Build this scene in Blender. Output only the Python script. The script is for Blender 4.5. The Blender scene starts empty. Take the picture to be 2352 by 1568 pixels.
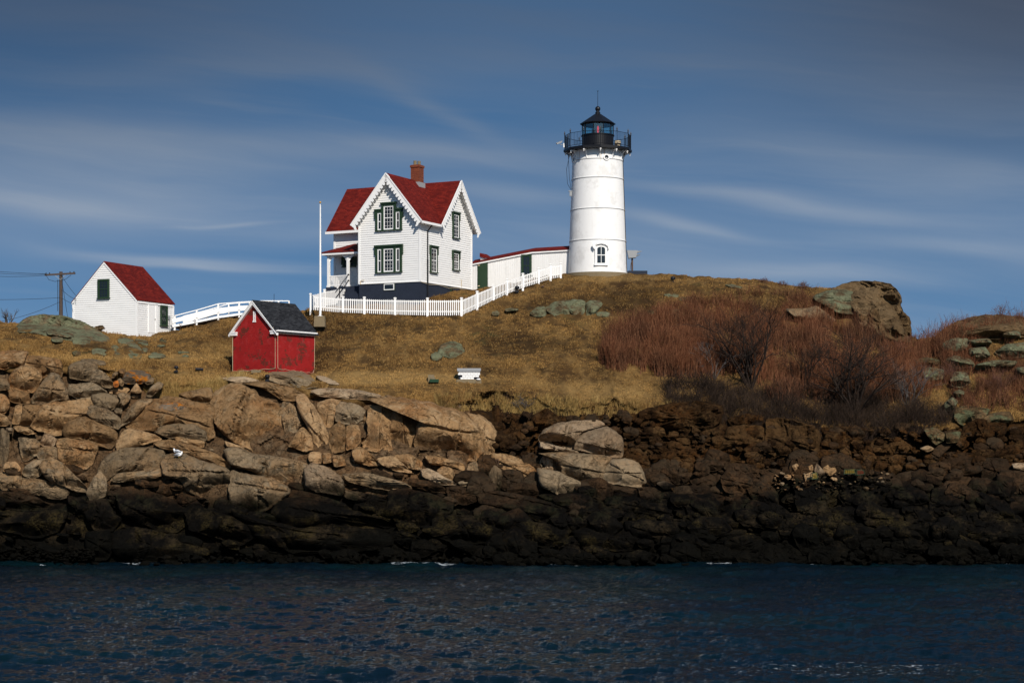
import bpy, math, random
import numpy as np
from mathutils import Vector, Matrix, noise as mnoise
R = math.radians
random.seed(7); rng = np.random.default_rng(7)
S = bpy.context.scene
COL = S.collection

# ------------------------------------------------------------ camera, sky, sun, exposure
EYE = 7.6; F = 4000.0; YH = 1000.0; CX = 1176.0          # eye height, focal length and horizon row on a 2352 x 1568 reading grid
cam = bpy.data.cameras.new('camera'); cam_o = bpy.data.objects.new('camera', cam); COL.objects.link(cam_o)
cam.sensor_fit = 'HORIZONTAL'; cam.sensor_width = 36; cam.lens = 36*F/2352
cam.shift_y = (YH-784)/2352; cam.clip_start = .5; cam.clip_end = 9000
cam_o.location = (0, 0, EYE); cam_o.rotation_euler = (R(90), 0, 0)
S.camera = cam_o
SUN_EL, SUN_AZ = 35, 19                                   # sun behind the camera, a little to its right
sd = Vector((math.sin(R(SUN_AZ))*math.cos(R(SUN_EL)), -math.cos(R(SUN_AZ))*math.cos(R(SUN_EL)), math.sin(R(SUN_EL))))
sun = bpy.data.lights.new('sun', 'SUN'); sun.energy = 4.7; sun.angle = R(.5); sun.color = (1, .93, .84)
sun_o = bpy.data.objects.new('sun', sun); COL.objects.link(sun_o)
sun_o.rotation_euler = sd.to_track_quat('Z', 'Y').to_euler(); sun_o.location = (0, 0, 60)
S.view_settings.view_transform = 'Standard'; S.view_settings.look = 'None'
S.view_settings.exposure = 0.0; S.view_settings.gamma = 1

W = bpy.data.worlds.new('World'); S.world = W; W.use_nodes = True
nt = W.node_tree; nt.nodes.clear()
class NT:
    def __init__(s, nt): s.nt = nt
    def n(s, t, **k):
        d = s.nt.nodes.new(t)
        for a, v in k.items():
            if a == 'inp':
                for i, x in v.items():
                    if isinstance(x, bpy.types.NodeSocket): s.nt.links.new(x, d.inputs[i])
                    else: d.inputs[i].default_value = x
            else: setattr(d, a, v)
        return d
    def math(s, op, a, b=0.0, c=None, clamp=False):
        i = {0: a, 1: b}
        if c is not None: i[2] = c
        return s.n('ShaderNodeMath', operation=op, use_clamp=clamp, inp=i).outputs[0]
    def mix(s, f, a, b, t='MIX'):
        d = s.n('ShaderNodeMix', data_type='RGBA', blend_type=t)
        for i, x in ((0, f), (6, a), (7, b)):
            if isinstance(x, bpy.types.NodeSocket): s.nt.links.new(x, d.inputs[i])
            else: d.inputs[i].default_value = (tuple(x)+(1,))[:4] if hasattr(x, '__len__') else x
        return d.outputs[2]
    def ramp(s, f, a, b, clampy=True):
        return s.n('ShaderNodeMapRange', clamp=clampy, interpolation_type='SMOOTHSTEP', inp={0: f, 1: a, 2: b, 3: 0.0, 4: 1.0}).outputs[0]
    def noise(s, v, sc, det=3, rough=.5, dist=0.0, out=0):
        return s.n('ShaderNodeTexNoise', inp={'Vector': v, 'Scale': sc, 'Detail': det, 'Roughness': rough, 'Distortion': dist}).outputs[out]
    def mapping(s, v, scale=(1, 1, 1), rot=(0, 0, 0), loc=(0, 0, 0)):
        return s.n('ShaderNodeMapping', inp={0: v, 1: loc, 2: rot, 3: scale}).outputs[0]
k = NT(nt)
tc = k.n('ShaderNodeTexCoord').outputs['Generated']
up = k.n('ShaderNodeVectorMath', operation='ADD', inp={0: tc, 1: (0, 0, .42)}).outputs[0]
up = k.n('ShaderNodeVectorMath', operation='NORMALIZE', inp={0: up}).outputs[0]
sky = k.n('ShaderNodeTexSky', sky_type='NISHITA', sun_disc=False, sun_elevation=R(SUN_EL), sun_rotation=R(180-SUN_AZ), altitude=10, air_density=1.0, dust_density=.6, ozone_density=2.2, inp={0: up})
skyc = k.mix(1.0, sky.outputs[0], (.44, .70, .80), 'MULTIPLY')
# cirrus: streaks laid out in world directions (azimuth tangent, elevation tangent)
sep = k.n('ShaderNodeSeparateXYZ', inp={0: tc})
ay = k.math('MAXIMUM', k.math('ABSOLUTE', sep.outputs[1]), .05)
az = k.math('DIVIDE', sep.outputs[0], ay); el = k.math('DIVIDE', sep.outputs[2], ay)
def dirv(x, z): return k.n('ShaderNodeCombineXYZ', inp={0: x, 1: z, 2: 0.0}).outputs[0]
av = dirv(az, el)
warp = k.noise(k.mapping(av, (3, 9, 1)), 1.0, 3)
elw = k.math('ADD', el, k.math('MULTIPLY', k.math('SUBTRACT', warp, .5), .05))
elt = k.math('ADD', elw, k.math('MULTIPLY', az, .10))
v1 = dirv(az, elt)
n1 = k.ramp(k.noise(k.mapping(v1, (2.6, 26, 1), loc=(3.1, 1.7, 0)), 1.0, 5, .55), .42, .76)
n2 = k.ramp(k.noise(k.mapping(v1, (1.3, 9, 1), loc=(7.3, 4.2, 0)), 1.0, 4, .5), .38, .72)
n3 = k.ramp(k.noise(k.mapping(v1, (5, 70, 1), loc=(1.3, 8.2, 0)), 1.0, 5, .6), .5, .8)
n4 = k.noise(k.mapping(av, (4.5, 6, 1), loc=(11, 5, 0)), 1.0, 3)
cl = k.math('ADD', k.math('MULTIPLY', n1, .36), k.math('MULTIPLY', n2, .52))
cl = k.math('ADD', cl, k.math('MULTIPLY', k.math('MULTIPLY', n3, n4), .40))
# a dull veil that thickens upward
veil = k.math('MULTIPLY', k.ramp(el, .12, .27), k.math('SUBTRACT', 1.0, k.ramp(el, .30, .42)))
veil = k.math('MULTIPLY', veil, k.math('ADD', .30, k.math('MULTIPLY', .70, k.ramp(k.math('ABSOLUTE', k.math('SUBTRACT', az, .02)), .02, .28))))
veilr = k.math('MULTIPLY', veil, k.ramp(az, .02, .32))
#band
def band(x0, y0, hw, hh, sl_, amp):
    a0 = (x0-1176)/4000; e0 = (1000-y0)/4000; da = k.math('SUBTRACT', az, a0); de = k.math('SUBTRACT', k.math('SUBTRACT', elw, e0), k.math('MULTIPLY', da, sl_))
    da = k.math('DIVIDE', da, hw/4000); de = k.math('DIVIDE', de, hh/4000)
    return k.math('MULTIPLY', k.math('EXPONENT', k.math('MULTIPLY', k.math('ADD', k.math('MULTIPLY', da, da), k.math('MULTIPLY', de, de)), -1.0)), amp)
bsum = None
for b_ in ((230, 330, 420, 60, -.06, .50), (950, 345, 380, 34, -.04, .55), (560, 160, 420, 42, .03, .36), (1000, 240, 160, 26, -.5, .28), (1750, 450, 330, 20, -.13, .52), (430, 600, 280, 11, -.10, .60), (480, 617, 240, 7, -.10, .45), (1560, 505, 160, 15, -.18, .42), (1850, 625, 330, 22, -.04, .45), (2150, 420, 330, 60, -.1, .30), (520, 517, 120, 5, 0.0, .35), (1180, 440, 200, 24, -.05, .38), (130, 480, 300, 30, -.05, .30), (1800, 330, 330, 40, -.15, .22), (800, 560, 260, 26, -.03, .3), (2200, 560, 240, 20, -.08, .3), (880, 420, 700, 110, -.03, .20), (250, 470, 480, 110, 0.0, .24), (1700, 540, 620, 90, -.05, .26)):
    v_ = band(*b_); bsum = v_ if bsum is None else k.math('ADD', bsum, v_)
tex = k.math('ADD', .45, k.math('MULTIPLY', k.noise(k.mapping(v1, (5, 46, 1), loc=(2, 9, 0)), 1.0, 5, .6), 1.1))
cl = k.math('ADD', k.math('MULTIPLY', cl, .62), k.math('MULTIPLY', bsum, k.math('MULTIPLY', tex, .8))); cl = k.math('MULTIPLY', cl, k.math('SUBTRACT', 1.0, k.ramp(el, .33, .5)))
cloudc = k.mix(k.ramp(el, .10, .26), (2.9, 3.35, 4.0), (.80, 1.0, 1.38))
low = k.math('SUBTRACT', 1.0, k.ramp(el, .01, .15))
c0 = k.mix(k.math('MULTIPLY', low, .36), skyc, (1.8, 2.95, 4.3))
c0 = k.mix(k.math('MULTIPLY', veil, .60), c0, (.26, .40, .74))
c0 = k.mix(k.math('MULTIPLY', veilr, .70), c0, (.50, .57, .76))
skyf = k.mix(k.math('MULTIPLY', cl, .92, clamp=True), c0, cloudc)
bg = k.n('ShaderNodeBackground', inp={0: skyf, 1: .125})
k.n('ShaderNodeOutputWorld', inp={0: bg.outputs[0]})

# ------------------------------------------------------------ helpers
def P(px, py, Y): return Vector(((px-CX)/F*Y, Y, EYE+(YH-py)/F*Y))
def newmat(name):
    m = bpy.data.materials.new(name); m.use_nodes = True; m.node_tree.nodes.clear()
    kk = NT(m.node_tree); return m, kk
def finish(kk, col, rough=.8, bump=None, bs=.3, bd=.02, metal=0.0, spec=.3, **extra):
    i = {'Base Color': col if isinstance(col, bpy.types.NodeSocket) else (tuple(col)+(1,))[:4], 'Roughness': rough, 'Metallic': metal, 'Specular IOR Level': spec}
    if bump is not None:
        i['Normal'] = kk.n('ShaderNodeBump', inp={'Height': bump, 'Strength': bs, 'Distance': bd}).outputs[0]
    i.update(extra)
    b = kk.n('ShaderNodeBsdfPrincipled', inp=i)
    kk.n('ShaderNodeOutputMaterial', inp={0: b.outputs[0]})
def wpos(kk): return kk.n('ShaderNodeNewGeometry').outputs['Position']
def opos(kk): return kk.n('ShaderNodeTexCoord').outputs['Object']

class MB:
    def __init__(s): s.v = []; s.f = []
    def add(s, vs, fs):
        o = len(s.v); s.v += [tuple(x) for x in vs]; s.f += [tuple(i+o for i in f) for f in fs]; return s
    def box(s, x0, x1, y0, y1, z0, z1):
        return s.add([(x, y, z) for z in (z0, z1) for y in (y0, y1) for x in (x0, x1)],
                     [(0, 2, 3, 1), (4, 5, 7, 6), (0, 1, 5, 4), (2, 6, 7, 3), (0, 4, 6, 2), (1, 3, 7, 5)])
    def hexa(s, b, t):   # 4 bottom, 4 top corners
        return s.add(list(b)+list(t), [(3, 2, 1, 0), (4, 5, 6, 7), (0, 1, 5, 4), (1, 2, 6, 5), (2, 3, 7, 6), (3, 0, 4, 7)])
    def prism(s, poly, vec):
        n = len(poly); vec = Vector(vec); a = [Vector(p) for p in poly]
        return s.add(a+[p+vec for p in a], [tuple(range(n))[::-1], tuple(range(n, 2*n))]+[(i, (i+1) % n, (i+1) % n+n, i+n) for i in range(n)])
    def bar(s, a, b, w, h=None, up=(0, 0, 1)):
        h = w if h is None else h; a, b = Vector(a), Vector(b); d = (b-a).normalized(); u = Vector(up)
        if abs(d.dot(u)) > .98: u = Vector((0, 1, 0))
        sx = d.cross(u).normalized()*w/2; sy = sx.cross(d).normalized()*h/2
        q = lambda c: [c-sx-sy, c+sx-sy, c+sx+sy, c-sx+sy]
        return s.hexa(q(a), q(b))
    def tube(s, pts, r, n=8, caps=True):
        pts = [Vector(p) for p in pts]; rs = r if hasattr(r, '__len__') else [r]*len(pts); o = len(s.v); up = None
        for i, p in enumerate(pts):
            d = (pts[min(i+1, len(pts)-1)]-pts[max(i-1, 0)]).normalized()
            if up is None: up = Vector((0, 0, 1)) if abs(d.z) < .9 else Vector((1, 0, 0))
            a = d.cross(up).normalized(); b = a.cross(d).normalized(); up = b
            for j in range(n):
                t = 2*math.pi*j/n; s.v.append(tuple(p+(a*math.cos(t)+b*math.sin(t))*rs[i]))
        for i in range(len(pts)-1):
            for j in range(n):
                s.f.append((o+i*n+j, o+i*n+(j+1) % n, o+(i+1)*n+(j+1) % n, o+(i+1)*n+j))
        if caps:
            s.f.append(tuple(o+j for j in range(n))[::-1]); s.f.append(tuple(o+(len(pts)-1)*n+j for j in range(n)))
        return s
    def lathe(s, prof, n=32, c=(0, 0), ph=0.0, capb=True, capt=True):
        o = len(s.v)
        for r, z in prof:
            for j in range(n):
                t = 2*math.pi*j/n+ph; s.v.append((c[0]+r*math.cos(t), c[1]+r*math.sin(t), z))
        for i in range(len(prof)-1):
            for j in range(n): s.f.append((o+i*n+j, o+i*n+(j+1) % n, o+(i+1)*n+(j+1) % n, o+(i+1)*n+j))
        if capb: s.f.append(tuple(o+j for j in range(n))[::-1])
        if capt: s.f.append(tuple(o+(len(prof)-1)*n+j for j in range(n)))
        return s
    def ball(s, c, r, n=12, m=8, sq=(1, 1, 1)):
        o = len(s.v); c = Vector(c)
        for i in range(1, m):
            ph = math.pi*i/m
            for j in range(n):
                t = 2*math.pi*j/n; s.v.append((c.x+r*sq[0]*math.sin(ph)*math.cos(t), c.y+r*sq[1]*math.sin(ph)*math.sin(t), c.z+r*sq[2]*math.cos(ph)))
        s.v.append((c.x, c.y, c.z+r*sq[2])); s.v.append((c.x, c.y, c.z-r*sq[2])); T = len(s.v)-2
        for i in range(m-2):
            for j in range(n): s.f.append((o+i*n+j, o+(i+1)*n+j, o+(i+1)*n+(j+1) % n, o+i*n+(j+1) % n))
        for j in range(n):
            s.f.append((T, o+j, o+(j+1) % n)); s.f.append((T+1, o+(m-2)*n+(j+1) % n, o+(m-2)*n+j))
        return s
    def build(s, name, mat, parent=None, smooth=False, origin=None):
        me = bpy.data.meshes.new(name); v = s.v
        if origin is not None: ox = Vector(origin); v = [tuple(Vector(p)-ox) for p in v]
        me.from_pydata(v, [], s.f); me.update()
        if mat: me.materials.append(mat)
        if smooth:
            me.polygons.foreach_set('use_smooth', [True]*len(me.polygons))
            if smooth != 'all': me.set_sharp_from_angle(angle=R(38))
        o = bpy.data.objects.new(name, me); COL.objects.link(o)
        if origin is not None: o.location = origin
        if parent: o.parent = parent
        return o
def npmesh(name, V, Fq, mat, origin=None, smooth=True, attr=None, parent=None):
    V = np.asarray(V, dtype=np.float32)
    if origin is not None: V = V-np.array(origin, dtype=np.float32)
    Fq = np.asarray(Fq, dtype=np.int32); nf, k_ = Fq.shape
    me = bpy.data.meshes.new(name); me.vertices.add(len(V)); me.vertices.foreach_set('co', V.ravel())
    me.loops.add(nf*k_); me.loops.foreach_set('vertex_index', Fq.ravel())
    me.polygons.add(nf); me.polygons.foreach_set('loop_start', np.arange(0, nf*k_, k_, dtype=np.int32))
    me.polygons.foreach_set('use_smooth', np.full(nf, smooth))
    me.update(calc_edges=True); me.validate()
    for an, av_ in (attr or {}).items():
        a = me.attributes.new(an, 'FLOAT', 'POINT'); a.data.foreach_set('value', np.asarray(av_, dtype=np.float32))
    me.materials.append(mat)
    o = bpy.data.objects.new(name, me); COL.objects.link(o)
    if origin is not None: o.location = origin
    if parent: o.parent = parent
    return o
def tag(o, label=None, cat=None, group=None, kind=None):
    if label: o['label'] = label
    if cat: o['category'] = cat
    if group: o['group'] = group
    if kind: o['kind'] = kind
    return o
def thing(name, label, cat, loc=(0, 0, 0), rz=0.0, group=None):
    o = bpy.data.objects.new(name, None); COL.objects.link(o); o.location = loc; o.rotation_euler = (0, 0, rz)
    o.empty_display_size = .3
    return tag(o, label, cat, group)
# vectorised value noise (periodic-free lattice hash)
def _h(ix, iy, iz, seed):
    n = (ix*374761393+iy*668265263+iz*2147483647+seed*144665) & 0xffffffff
    n = ((n ^ (n >> 13))*1274126177) & 0xffffffff
    return ((n ^ (n >> 16)) & 0xffff)/65535.0
def vnoise(p, sc, seed=0):
    q = np.asarray(p, dtype=np.float64)*sc; i = np.floor(q).astype(np.int64); f = q-i; f = f*f*(3-2*f); r = 0
    for dx in (0, 1):
        for dy in (0, 1):
            for dz in (0, 1):
                w = (f[..., 0] if dx else 1-f[..., 0])*(f[..., 1] if dy else 1-f[..., 1])*(f[..., 2] if dz else 1-f[..., 2])
                r = r+w*_h(i[..., 0]+dx, i[..., 1]+dy, i[..., 2]+dz, seed)
    return r
def fbm(p, sc, o=4, seed=0, g=.5):
    a = 1; r = 0; t = 0
    for j in range(o): r = r+a*(vnoise(p, sc*2**j, seed+j*17)-.5); t += a; a *= g
    return r/t*2

# ------------------------------------------------------------ materials
def m_paint(name, col, rough=.5, dirt=.12, bs=.15):
    m, q = newmat(name); p = wpos(q)
    n = q.noise(p, 2.2, 5, .6); n2 = q.noise(q.mapping(p, (6, 6, .8)), 1.0, 4, .6)
    f = q.math('MULTIPLY', q.ramp(q.math('ADD', q.math('MULTIPLY', n, .5), q.math('MULTIPLY', n2, .5)), .45, .75), dirt)
    c = q.mix(f, col, tuple(x*.45 for x in col)); finish(q, c, rough, q.noise(p, 30, 3), bs, .01); return m
WHITE = m_paint('white_paint', (.80, .79, .77)); WHITE2 = m_paint('white_trim_paint', (.84, .83, .81), dirt=.06)
GREEN = m_paint('dark_green_paint', (.022, .045, .022), .4); IRON = m_paint('black_iron', (.008, .008, .010), .4)
GREYM = m_paint('grey_metal', (.28, .29, .30), .4); RUSTP = m_paint('rusty_pipe', (.09, .05, .03), .7)
CORD = m_paint('cream_cord', (.62, .50, .33)); CONC = m_paint('concrete', (.19, .145, .085), .9, .5, .4)
PINE = m_paint('weathered_wood', (.075, .055, .045), .9, .5, .5); GOLD = m_paint('gold_ball', (.5, .28, .04), .3)
WIRE = m_paint('black_wire', (.012, .013, .016), .6); BEAK = m_paint('yellow_beak', (.5, .3, .04))
GULLG = m_paint('gull_grey', (.28, .30, .33)); DKWIRE = m_paint('rope_yellow', (.20, .14, .015), .7)
def m_glass(name, col=(.012, .016, .02)):
    m, q = newmat(name); finish(q, col, .06, q.noise(wpos(q), 1.5, 2), .05, .05, spec=.6); return m
PANE = m_glass('window_glass')
m, q = newmat('lantern_glass'); b = q.n('ShaderNodeBsdfTransparent', inp={0: (.80, .95, .96, 1)}); g = q.n('ShaderNodeBsdfGlossy', inp={0: (.9, .9, .9, 1), 1: .03})
mx = q.n('ShaderNodeMixShader', inp={0: .10, 1: b.outputs[0], 2: g.outputs[0]}); q.n('ShaderNodeOutputMaterial', inp={0: mx.outputs[0]}); LGLASS = m
m, q = newmat('lens_glass'); finish(q, (.13, .12, .11), .15, q.math('SINE', q.math('MULTIPLY', q.n('ShaderNodeSeparateXYZ', inp={0: opos(q)}).outputs[2], 90.)), .8, .02, spec=.8); LENS = m
m, q = newmat('red_beacon'); finish(q, (.5, .02, .02), .3, **{'Emission Color': (1, .03, .04, 1), 'Emission Strength': 1.1}); REDL = m
def m_shingle(name, c1, c2, bw=.3, rh=.14, nrm=True):
    m, q = newmat(name); p = opos(q)
    s = q.n('ShaderNodeSeparateXYZ', inp={0: p}); hv = q.math('ADD', s.outputs[0], s.outputs[1])
    v = q.n('ShaderNodeCombineXYZ', inp={0: hv, 1: q.math('MULTIPLY', s.outputs[2], 1.3), 2: 0.0}).outputs[0]
    br = q.n('ShaderNodeTexBrick', offset=.5, inp={'Vector': v, 'Color1': (0, 0, 0, 1), 'Color2': (1, 1, 1, 1), 'Mortar': (.5, .5, .5, 1), 'Scale': 1.0, 'Mortar Size': .008, 'Brick Width': bw, 'Row Height': rh, 'Bias': 0.0})
    saw = q.math('FRACT', q.math('DIVIDE', q.math('MULTIPLY', s.outputs[2], 1.3), rh))
    c = q.mix(br.outputs[0], c1, c2); n = q.noise(p, 1.3, 4, .6)
    c = q.mix(q.math('MULTIPLY', q.ramp(n, .4, .7), .45), c, tuple(x*.55 for x in c1))
    c = q.mix(q.math('MULTIPLY', q.noise(p, 22, 3, .7), .5), c, tuple(x*.5 for x in c1))
    hgt = q.math('SUBTRACT', q.math('MULTIPLY', saw, -1.0), q.math('MULTIPLY', br.outputs[1], .5))
    finish(q, c, .9, hgt, .8, .03, spec=.15); return m
ROOF = m_shingle('red_shingles', (.105, .007, .005), (.215, .018, .010)); ROOFD = m_shingle('charcoal_shingles', (.012, .013, .016), (.045, .047, .052))
def m_brick(name, c1, c2, peel=None, bw=.21, rh=.075, mort=None):
    m, q = newmat(name); p = opos(q); s = q.n('ShaderNodeSeparateXYZ', inp={0: p}); hv = q.math('ADD', s.outputs[0], s.outputs[1])
    v = q.n('ShaderNodeCombineXYZ', inp={0: hv, 1: s.outputs[2], 2: 0.0}).outputs[0]
    br = q.n('ShaderNodeTexBrick', offset=.5, inp={'Vector': v, 'Color1': c1+(1,), 'Color2': c2+(1,), 'Mortar': (mort or tuple(x*.8 for x in c1))+(1,), 'Scale': 1.0, 'Mortar Size': .009, 'Brick Width': bw, 'Row Height': rh})
    c = br.outputs[0]
    n = q.noise(p, 1.1, 5, .65); c = q.mix(q.math('MULTIPLY', q.ramp(n, .4, .68), .4), c, tuple(x*.6 for x in c1))
    if peel:
        bc = q.n('ShaderNodeTexVoronoi', inp={'Vector': q.mapping(v, (1/bw, 1/rh, 1)), 'Scale': 1.0, 'Randomness': .6}).outputs['Color']
        sb = q.n('ShaderNodeSeparateXYZ', inp={0: bc}).outputs[0]
        zone = q.ramp(q.noise(p, .9, 3, .6), .48, .62)
        f = q.ramp(q.math('ADD', q.math('MULTIPLY', sb, .5), q.math('MULTIPLY', zone, .62)), .66, .72)
        c = q.mix(q.math('MULTIPLY', f, .85), c, peel)
        c = q.mix(q.math('MULTIPLY', q.ramp(q.noise(p, 2.4, 5, .7), .5, .72), .38), c, (.42, .06, .06))
    finish(q, c, .75, q.math('MULTIPLY', br.outputs[1], -1.0), .5, .02, spec=.25); return m
SHEDRED = m_brick('red_painted_brick', (.30, .010, .010), (.35, .014, .012), (.10, .022, .012))
BLUEF = m_brick('slate_blue_brick', (.020, .027, .045), (.024, .032, .052))
CHIM = m_brick('chimney_brick', (.17, .032, .014), (.25, .06, .02), mort=(.10, .06, .045))
m, q = newmat('white_iron_tower'); p = opos(q); s = q.n('ShaderNodeSeparateXYZ', inp={0: p})
st = q.noise(q.mapping(p, (5, 5, .35)), 1.0, 4, .6); dn = q.noise(p, .9, 5, .65)
c = q.mix(q.math('MULTIPLY', q.ramp(dn, .5, .68), .32), (.81, .80, .78), (.42, .40, .37))
hi = q.ramp(s.outputs[2], 8.0, 9.2); c = q.mix(q.math('MULTIPLY', q.ramp(st, .60, .70), q.math('ADD', .06, q.math('MULTIPLY', hi, .5))), c, (.30, .17, .05))
c = q.mix(q.math('MULTIPLY', q.ramp(q.noise(p, 9, 3, .7), .66, .74), .35), c, (.35, .33, .30))
finish(q, c, .5, q.noise(p, 4, 4), .25, .03); TOWERW = m
m, q = newmat('white_clapboard'); p = wpos(q)
c = q.mix(q.math('MULTIPLY', q.ramp(q.noise(q.mapping(p, (1.2, 1.2, 7)), 1.0, 4, .6), .5, .75), .22), (.80, .79, .77), (.5, .48, .44))
finish(q, c, .6, q.noise(q.mapping(p, (2, 2, 30)), 1.0, 3), .2, .01); CLAP = m
m, q = newmat('white_vertical_boards'); p = opos(q); s = q.n('ShaderNodeSeparateXYZ', inp={0: p})
w = q.math('PINGPONG', s.outputs[0], .075); c = q.mix(q.math('MULTIPLY', q.ramp(q.noise(q.mapping(p, (3, 3, .6)), 1.0, 4, .6), .45, .75), .25), (.79, .78, .76), (.5, .48, .44))
finish(q, c, .6, q.ramp(w, .0, .012), .7, .02); VBOARD = m

def m_rock(name, ca, cb, cc, crack=.72, rough_b=.75, lichen=None, lich=0.0, tide=True, orange=0.0):
    m, q = newmat(name); p = wpos(q)
    big = q.noise(p, .35, 3, .55); mid = q.noise(p, 1.6, 5, .62, .6); fine = q.noise(p, 7, 6, .78); gr = q.noise(p, 55, 2, .6)
    c = q.mix(q.ramp(big, .38, .64), ca, cb); c = q.mix(q.ramp(mid, .45, .70), c, cc)
    streak = q.noise(q.mapping(p, (2.6, 2.6, .35)), 1.0, 4, .6)
    c = q.mix(q.math('MULTIPLY', q.ramp(streak, .50, .68), .62), c, tuple(x*.38 for x in ca))
    c = q.mix(q.math('MULTIPLY', q.ramp(fine, .48, .66), .55), c, tuple(x*.36 for x in ca))
    c = q.mix(q.math('MULTIPLY', q.ramp(gr, .55, .72), .42), c, tuple(min(1, x*2.0) for x in cc))
    wv = q.n('ShaderNodeVectorMath', operation='ADD', inp={0: p, 1: q.n('ShaderNodeVectorMath', operation='SCALE', inp={0: q.noise(p, .9, 4, .6, out=1), 'Scale': 2.6}).outputs[0]}).outputs[0]
    vo = q.n('ShaderNodeTexVoronoi', feature='DISTANCE_TO_EDGE', inp={'Vector': q.mapping(wv, (.30, .30, .50), rot=(0, .30, 0)), 'Scale': 1.0}).outputs['Distance']
    vo2 = q.n('ShaderNodeTexVoronoi', feature='DISTANCE_TO_EDGE', inp={'Vector': q.mapping(wv, (1.1, 1.1, 1.9), rot=(0, .25, 0)), 'Scale': 1.0}).outputs['Distance']
    ck = q.ramp(vo, 0.0, .011); ck2 = q.ramp(vo2, 0.0, .013)
    gate = q.ramp(q.noise(p, .5, 2), .45, .58)
    ck2 = q.math('SUBTRACT', 1.0, q.math('MULTIPLY', q.math('SUBTRACT', 1.0, ck2), gate))
    def vein(sc_, w_, st_=(1, 1, 1), rot=(0, 0, 0)):
        n_0 = q.noise(q.mapping(p, tuple(sc_*x for x in st_), rot=rot), 1.0, 5, .62, .3); return q.ramp(q.math('ABSOLUTE', q.math('SUBTRACT', n_0, .5)), 0.0, w_)
    v1_ = vein(.55, .010, (1, 1, 1.7), (0, .35, 0)); v2_ = vein(1.5, .016, (1.6, 1.6, .8), (0, -.3, 0))
    v2_ = q.math('SUBTRACT', 1.0, q.math('MULTIPLY', q.math('SUBTRACT', 1.0, v2_), q.ramp(q.noise(p, .7, 2), .48, .6)))
    ckc = q.math('MULTIPLY', q.math('MULTIPLY', ck, ck2), q.math('MULTIPLY', v1_, v2_))
    c = q.mix(q.math('MULTIPLY', q.math('SUBTRACT', 1.0, ckc), crack), c, tuple(x*.15 for x in ca))
    tn = q.n('ShaderNodeAttribute', attribute_name='tone').outputs['Fac']
    c = q.mix(q.math('MULTIPLY', q.ramp(tn, .35, .0), .55), c, tuple(x*.42 for x in ca)); c = q.mix(q.math('MULTIPLY', q.ramp(tn, .6, 1.0), .45), c, tuple(min(1, x*1.45) for x in cc))
    if lichen is not None:
        lm = q.ramp(q.noise(p, 1.3, 6, .68, .4), .5-.25*lich, .62-.15*lich); c = q.mix(lm, c, lichen)
        c = q.mix(q.math('MULTIPLY', q.ramp(q.noise(p, 7, 5, .7), .5, .64), .6), c, tuple(x*.45 for x in lichen))
    if orange > 0:
        om = q.ramp(q.math('ADD', q.noise(p, 1.1, 5, .7), orange*.12), .66, .72); c = q.mix(om, c, (.36, .12, .012))
    if tide:
        s = q.n('ShaderNodeSeparateXYZ', inp={0: p}); z = s.outputs[2]
        zn = q.math('ADD', q.math('ADD', z, .45), q.math('MULTIPLY', q.math('SUBTRACT', q.noise(q.mapping(p, (.16, .16, .22)), 1.0, 5, .65), .5), 4.6)); zn = q.math('ADD', zn, q.math('MULTIPLY', q.math('SUBTRACT', tn, .5), 1.3)); zn = q.math('ADD', zn, q.math('MULTIPLY', q.math('SUBTRACT', q.noise(p, .06, 2), .5), 3.2))
        wet = q.math('SUBTRACT', 1.0, q.ramp(zn, 4.0, 5.5))
        dk_ = q.mix(q.ramp(q.noise(p, .8, 5, .7), .46, .66), (.0026, .0022, .0016), (.022, .0155, .008)); dk_ = q.mix(q.ramp(q.noise(p, 5, 4, .75), .5, .62), dk_, (.0016, .0013, .001)); c = q.mix(q.math('MULTIPLY', wet, .99), c, dk_)
        band = q.math('MULTIPLY', q.ramp(zn, 1.5, 2.3), q.math('SUBTRACT', 1.0, q.ramp(zn, 3.0, 3.7)))
        band = q.math('MULTIPLY', band, q.math('MULTIPLY', q.ramp(q.noise(p, .55, 4, .6), .50, .62), q.ramp(q.noise(p, 9, 4, .8), .42, .6)))
        c = q.mix(q.math('MULTIPLY', band, .55), c, (.055, .040, .013))
        gre = q.math('MULTIPLY', q.math('MULTIPLY', q.ramp(zn, 3.2, 4.0), q.math('SUBTRACT', 1.0, q.ramp(zn, 4.2, 5.0))), q.ramp(q.noise(p, .8, 3), .5, .62))
        c = q.mix(q.math('MULTIPLY', gre, .4), c, (.006, .0095, .004))
        weed = q.math('MULTIPLY', q.math('SUBTRACT', 1.0, q.ramp(zn, 1.2, 2.2)), .9)
        c = q.mix(weed, c, (.0022, .002, .0012))
        rgh = q.math('SUBTRACT', .92, q.math('MULTIPLY', wet, .12))
    else: rgh = .92
    hgt = q.math('ADD', q.math('MULTIPLY', mid, .60), q.math('MULTIPLY', fine, .42))
    hgt = q.math('ADD', hgt, q.math('ADD', q.math('MULTIPLY', ckc, .35), q.math('MULTIPLY', gr, .05)))
    finish(q, c, rgh, hgt, rough_b, .28, spec=.06); return m
TAN = m_rock('tan_granite', (.275, .162, .074), (.235, .115, .044), (.330, .220, .118))
GREY = m_rock('grey_granite', (.215, .150, .086), (.250, .150, .072), (.180, .138, .088))
LIGHT = m_rock('pale_granite', (.31, .215, .130), (.27, .165, .088), (.34, .255, .165))
GAPR = m_rock('shaded_joint_rock', (.095, .056, .028), (.12, .065, .030), (.14, .095, .055), rough_b=.9)  # granite darkened for the sheet between blocks: gap shade put into the colour
BROWN = m_rock('brown_ledge', (.022, .0105, .004), (.062, .026, .007), (.072, .040, .016), rough_b=1.0)
BOULD = m_rock('dark_boulder', (.036, .021, .011), (.066, .034, .015), (.028, .020, .012))
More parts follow.
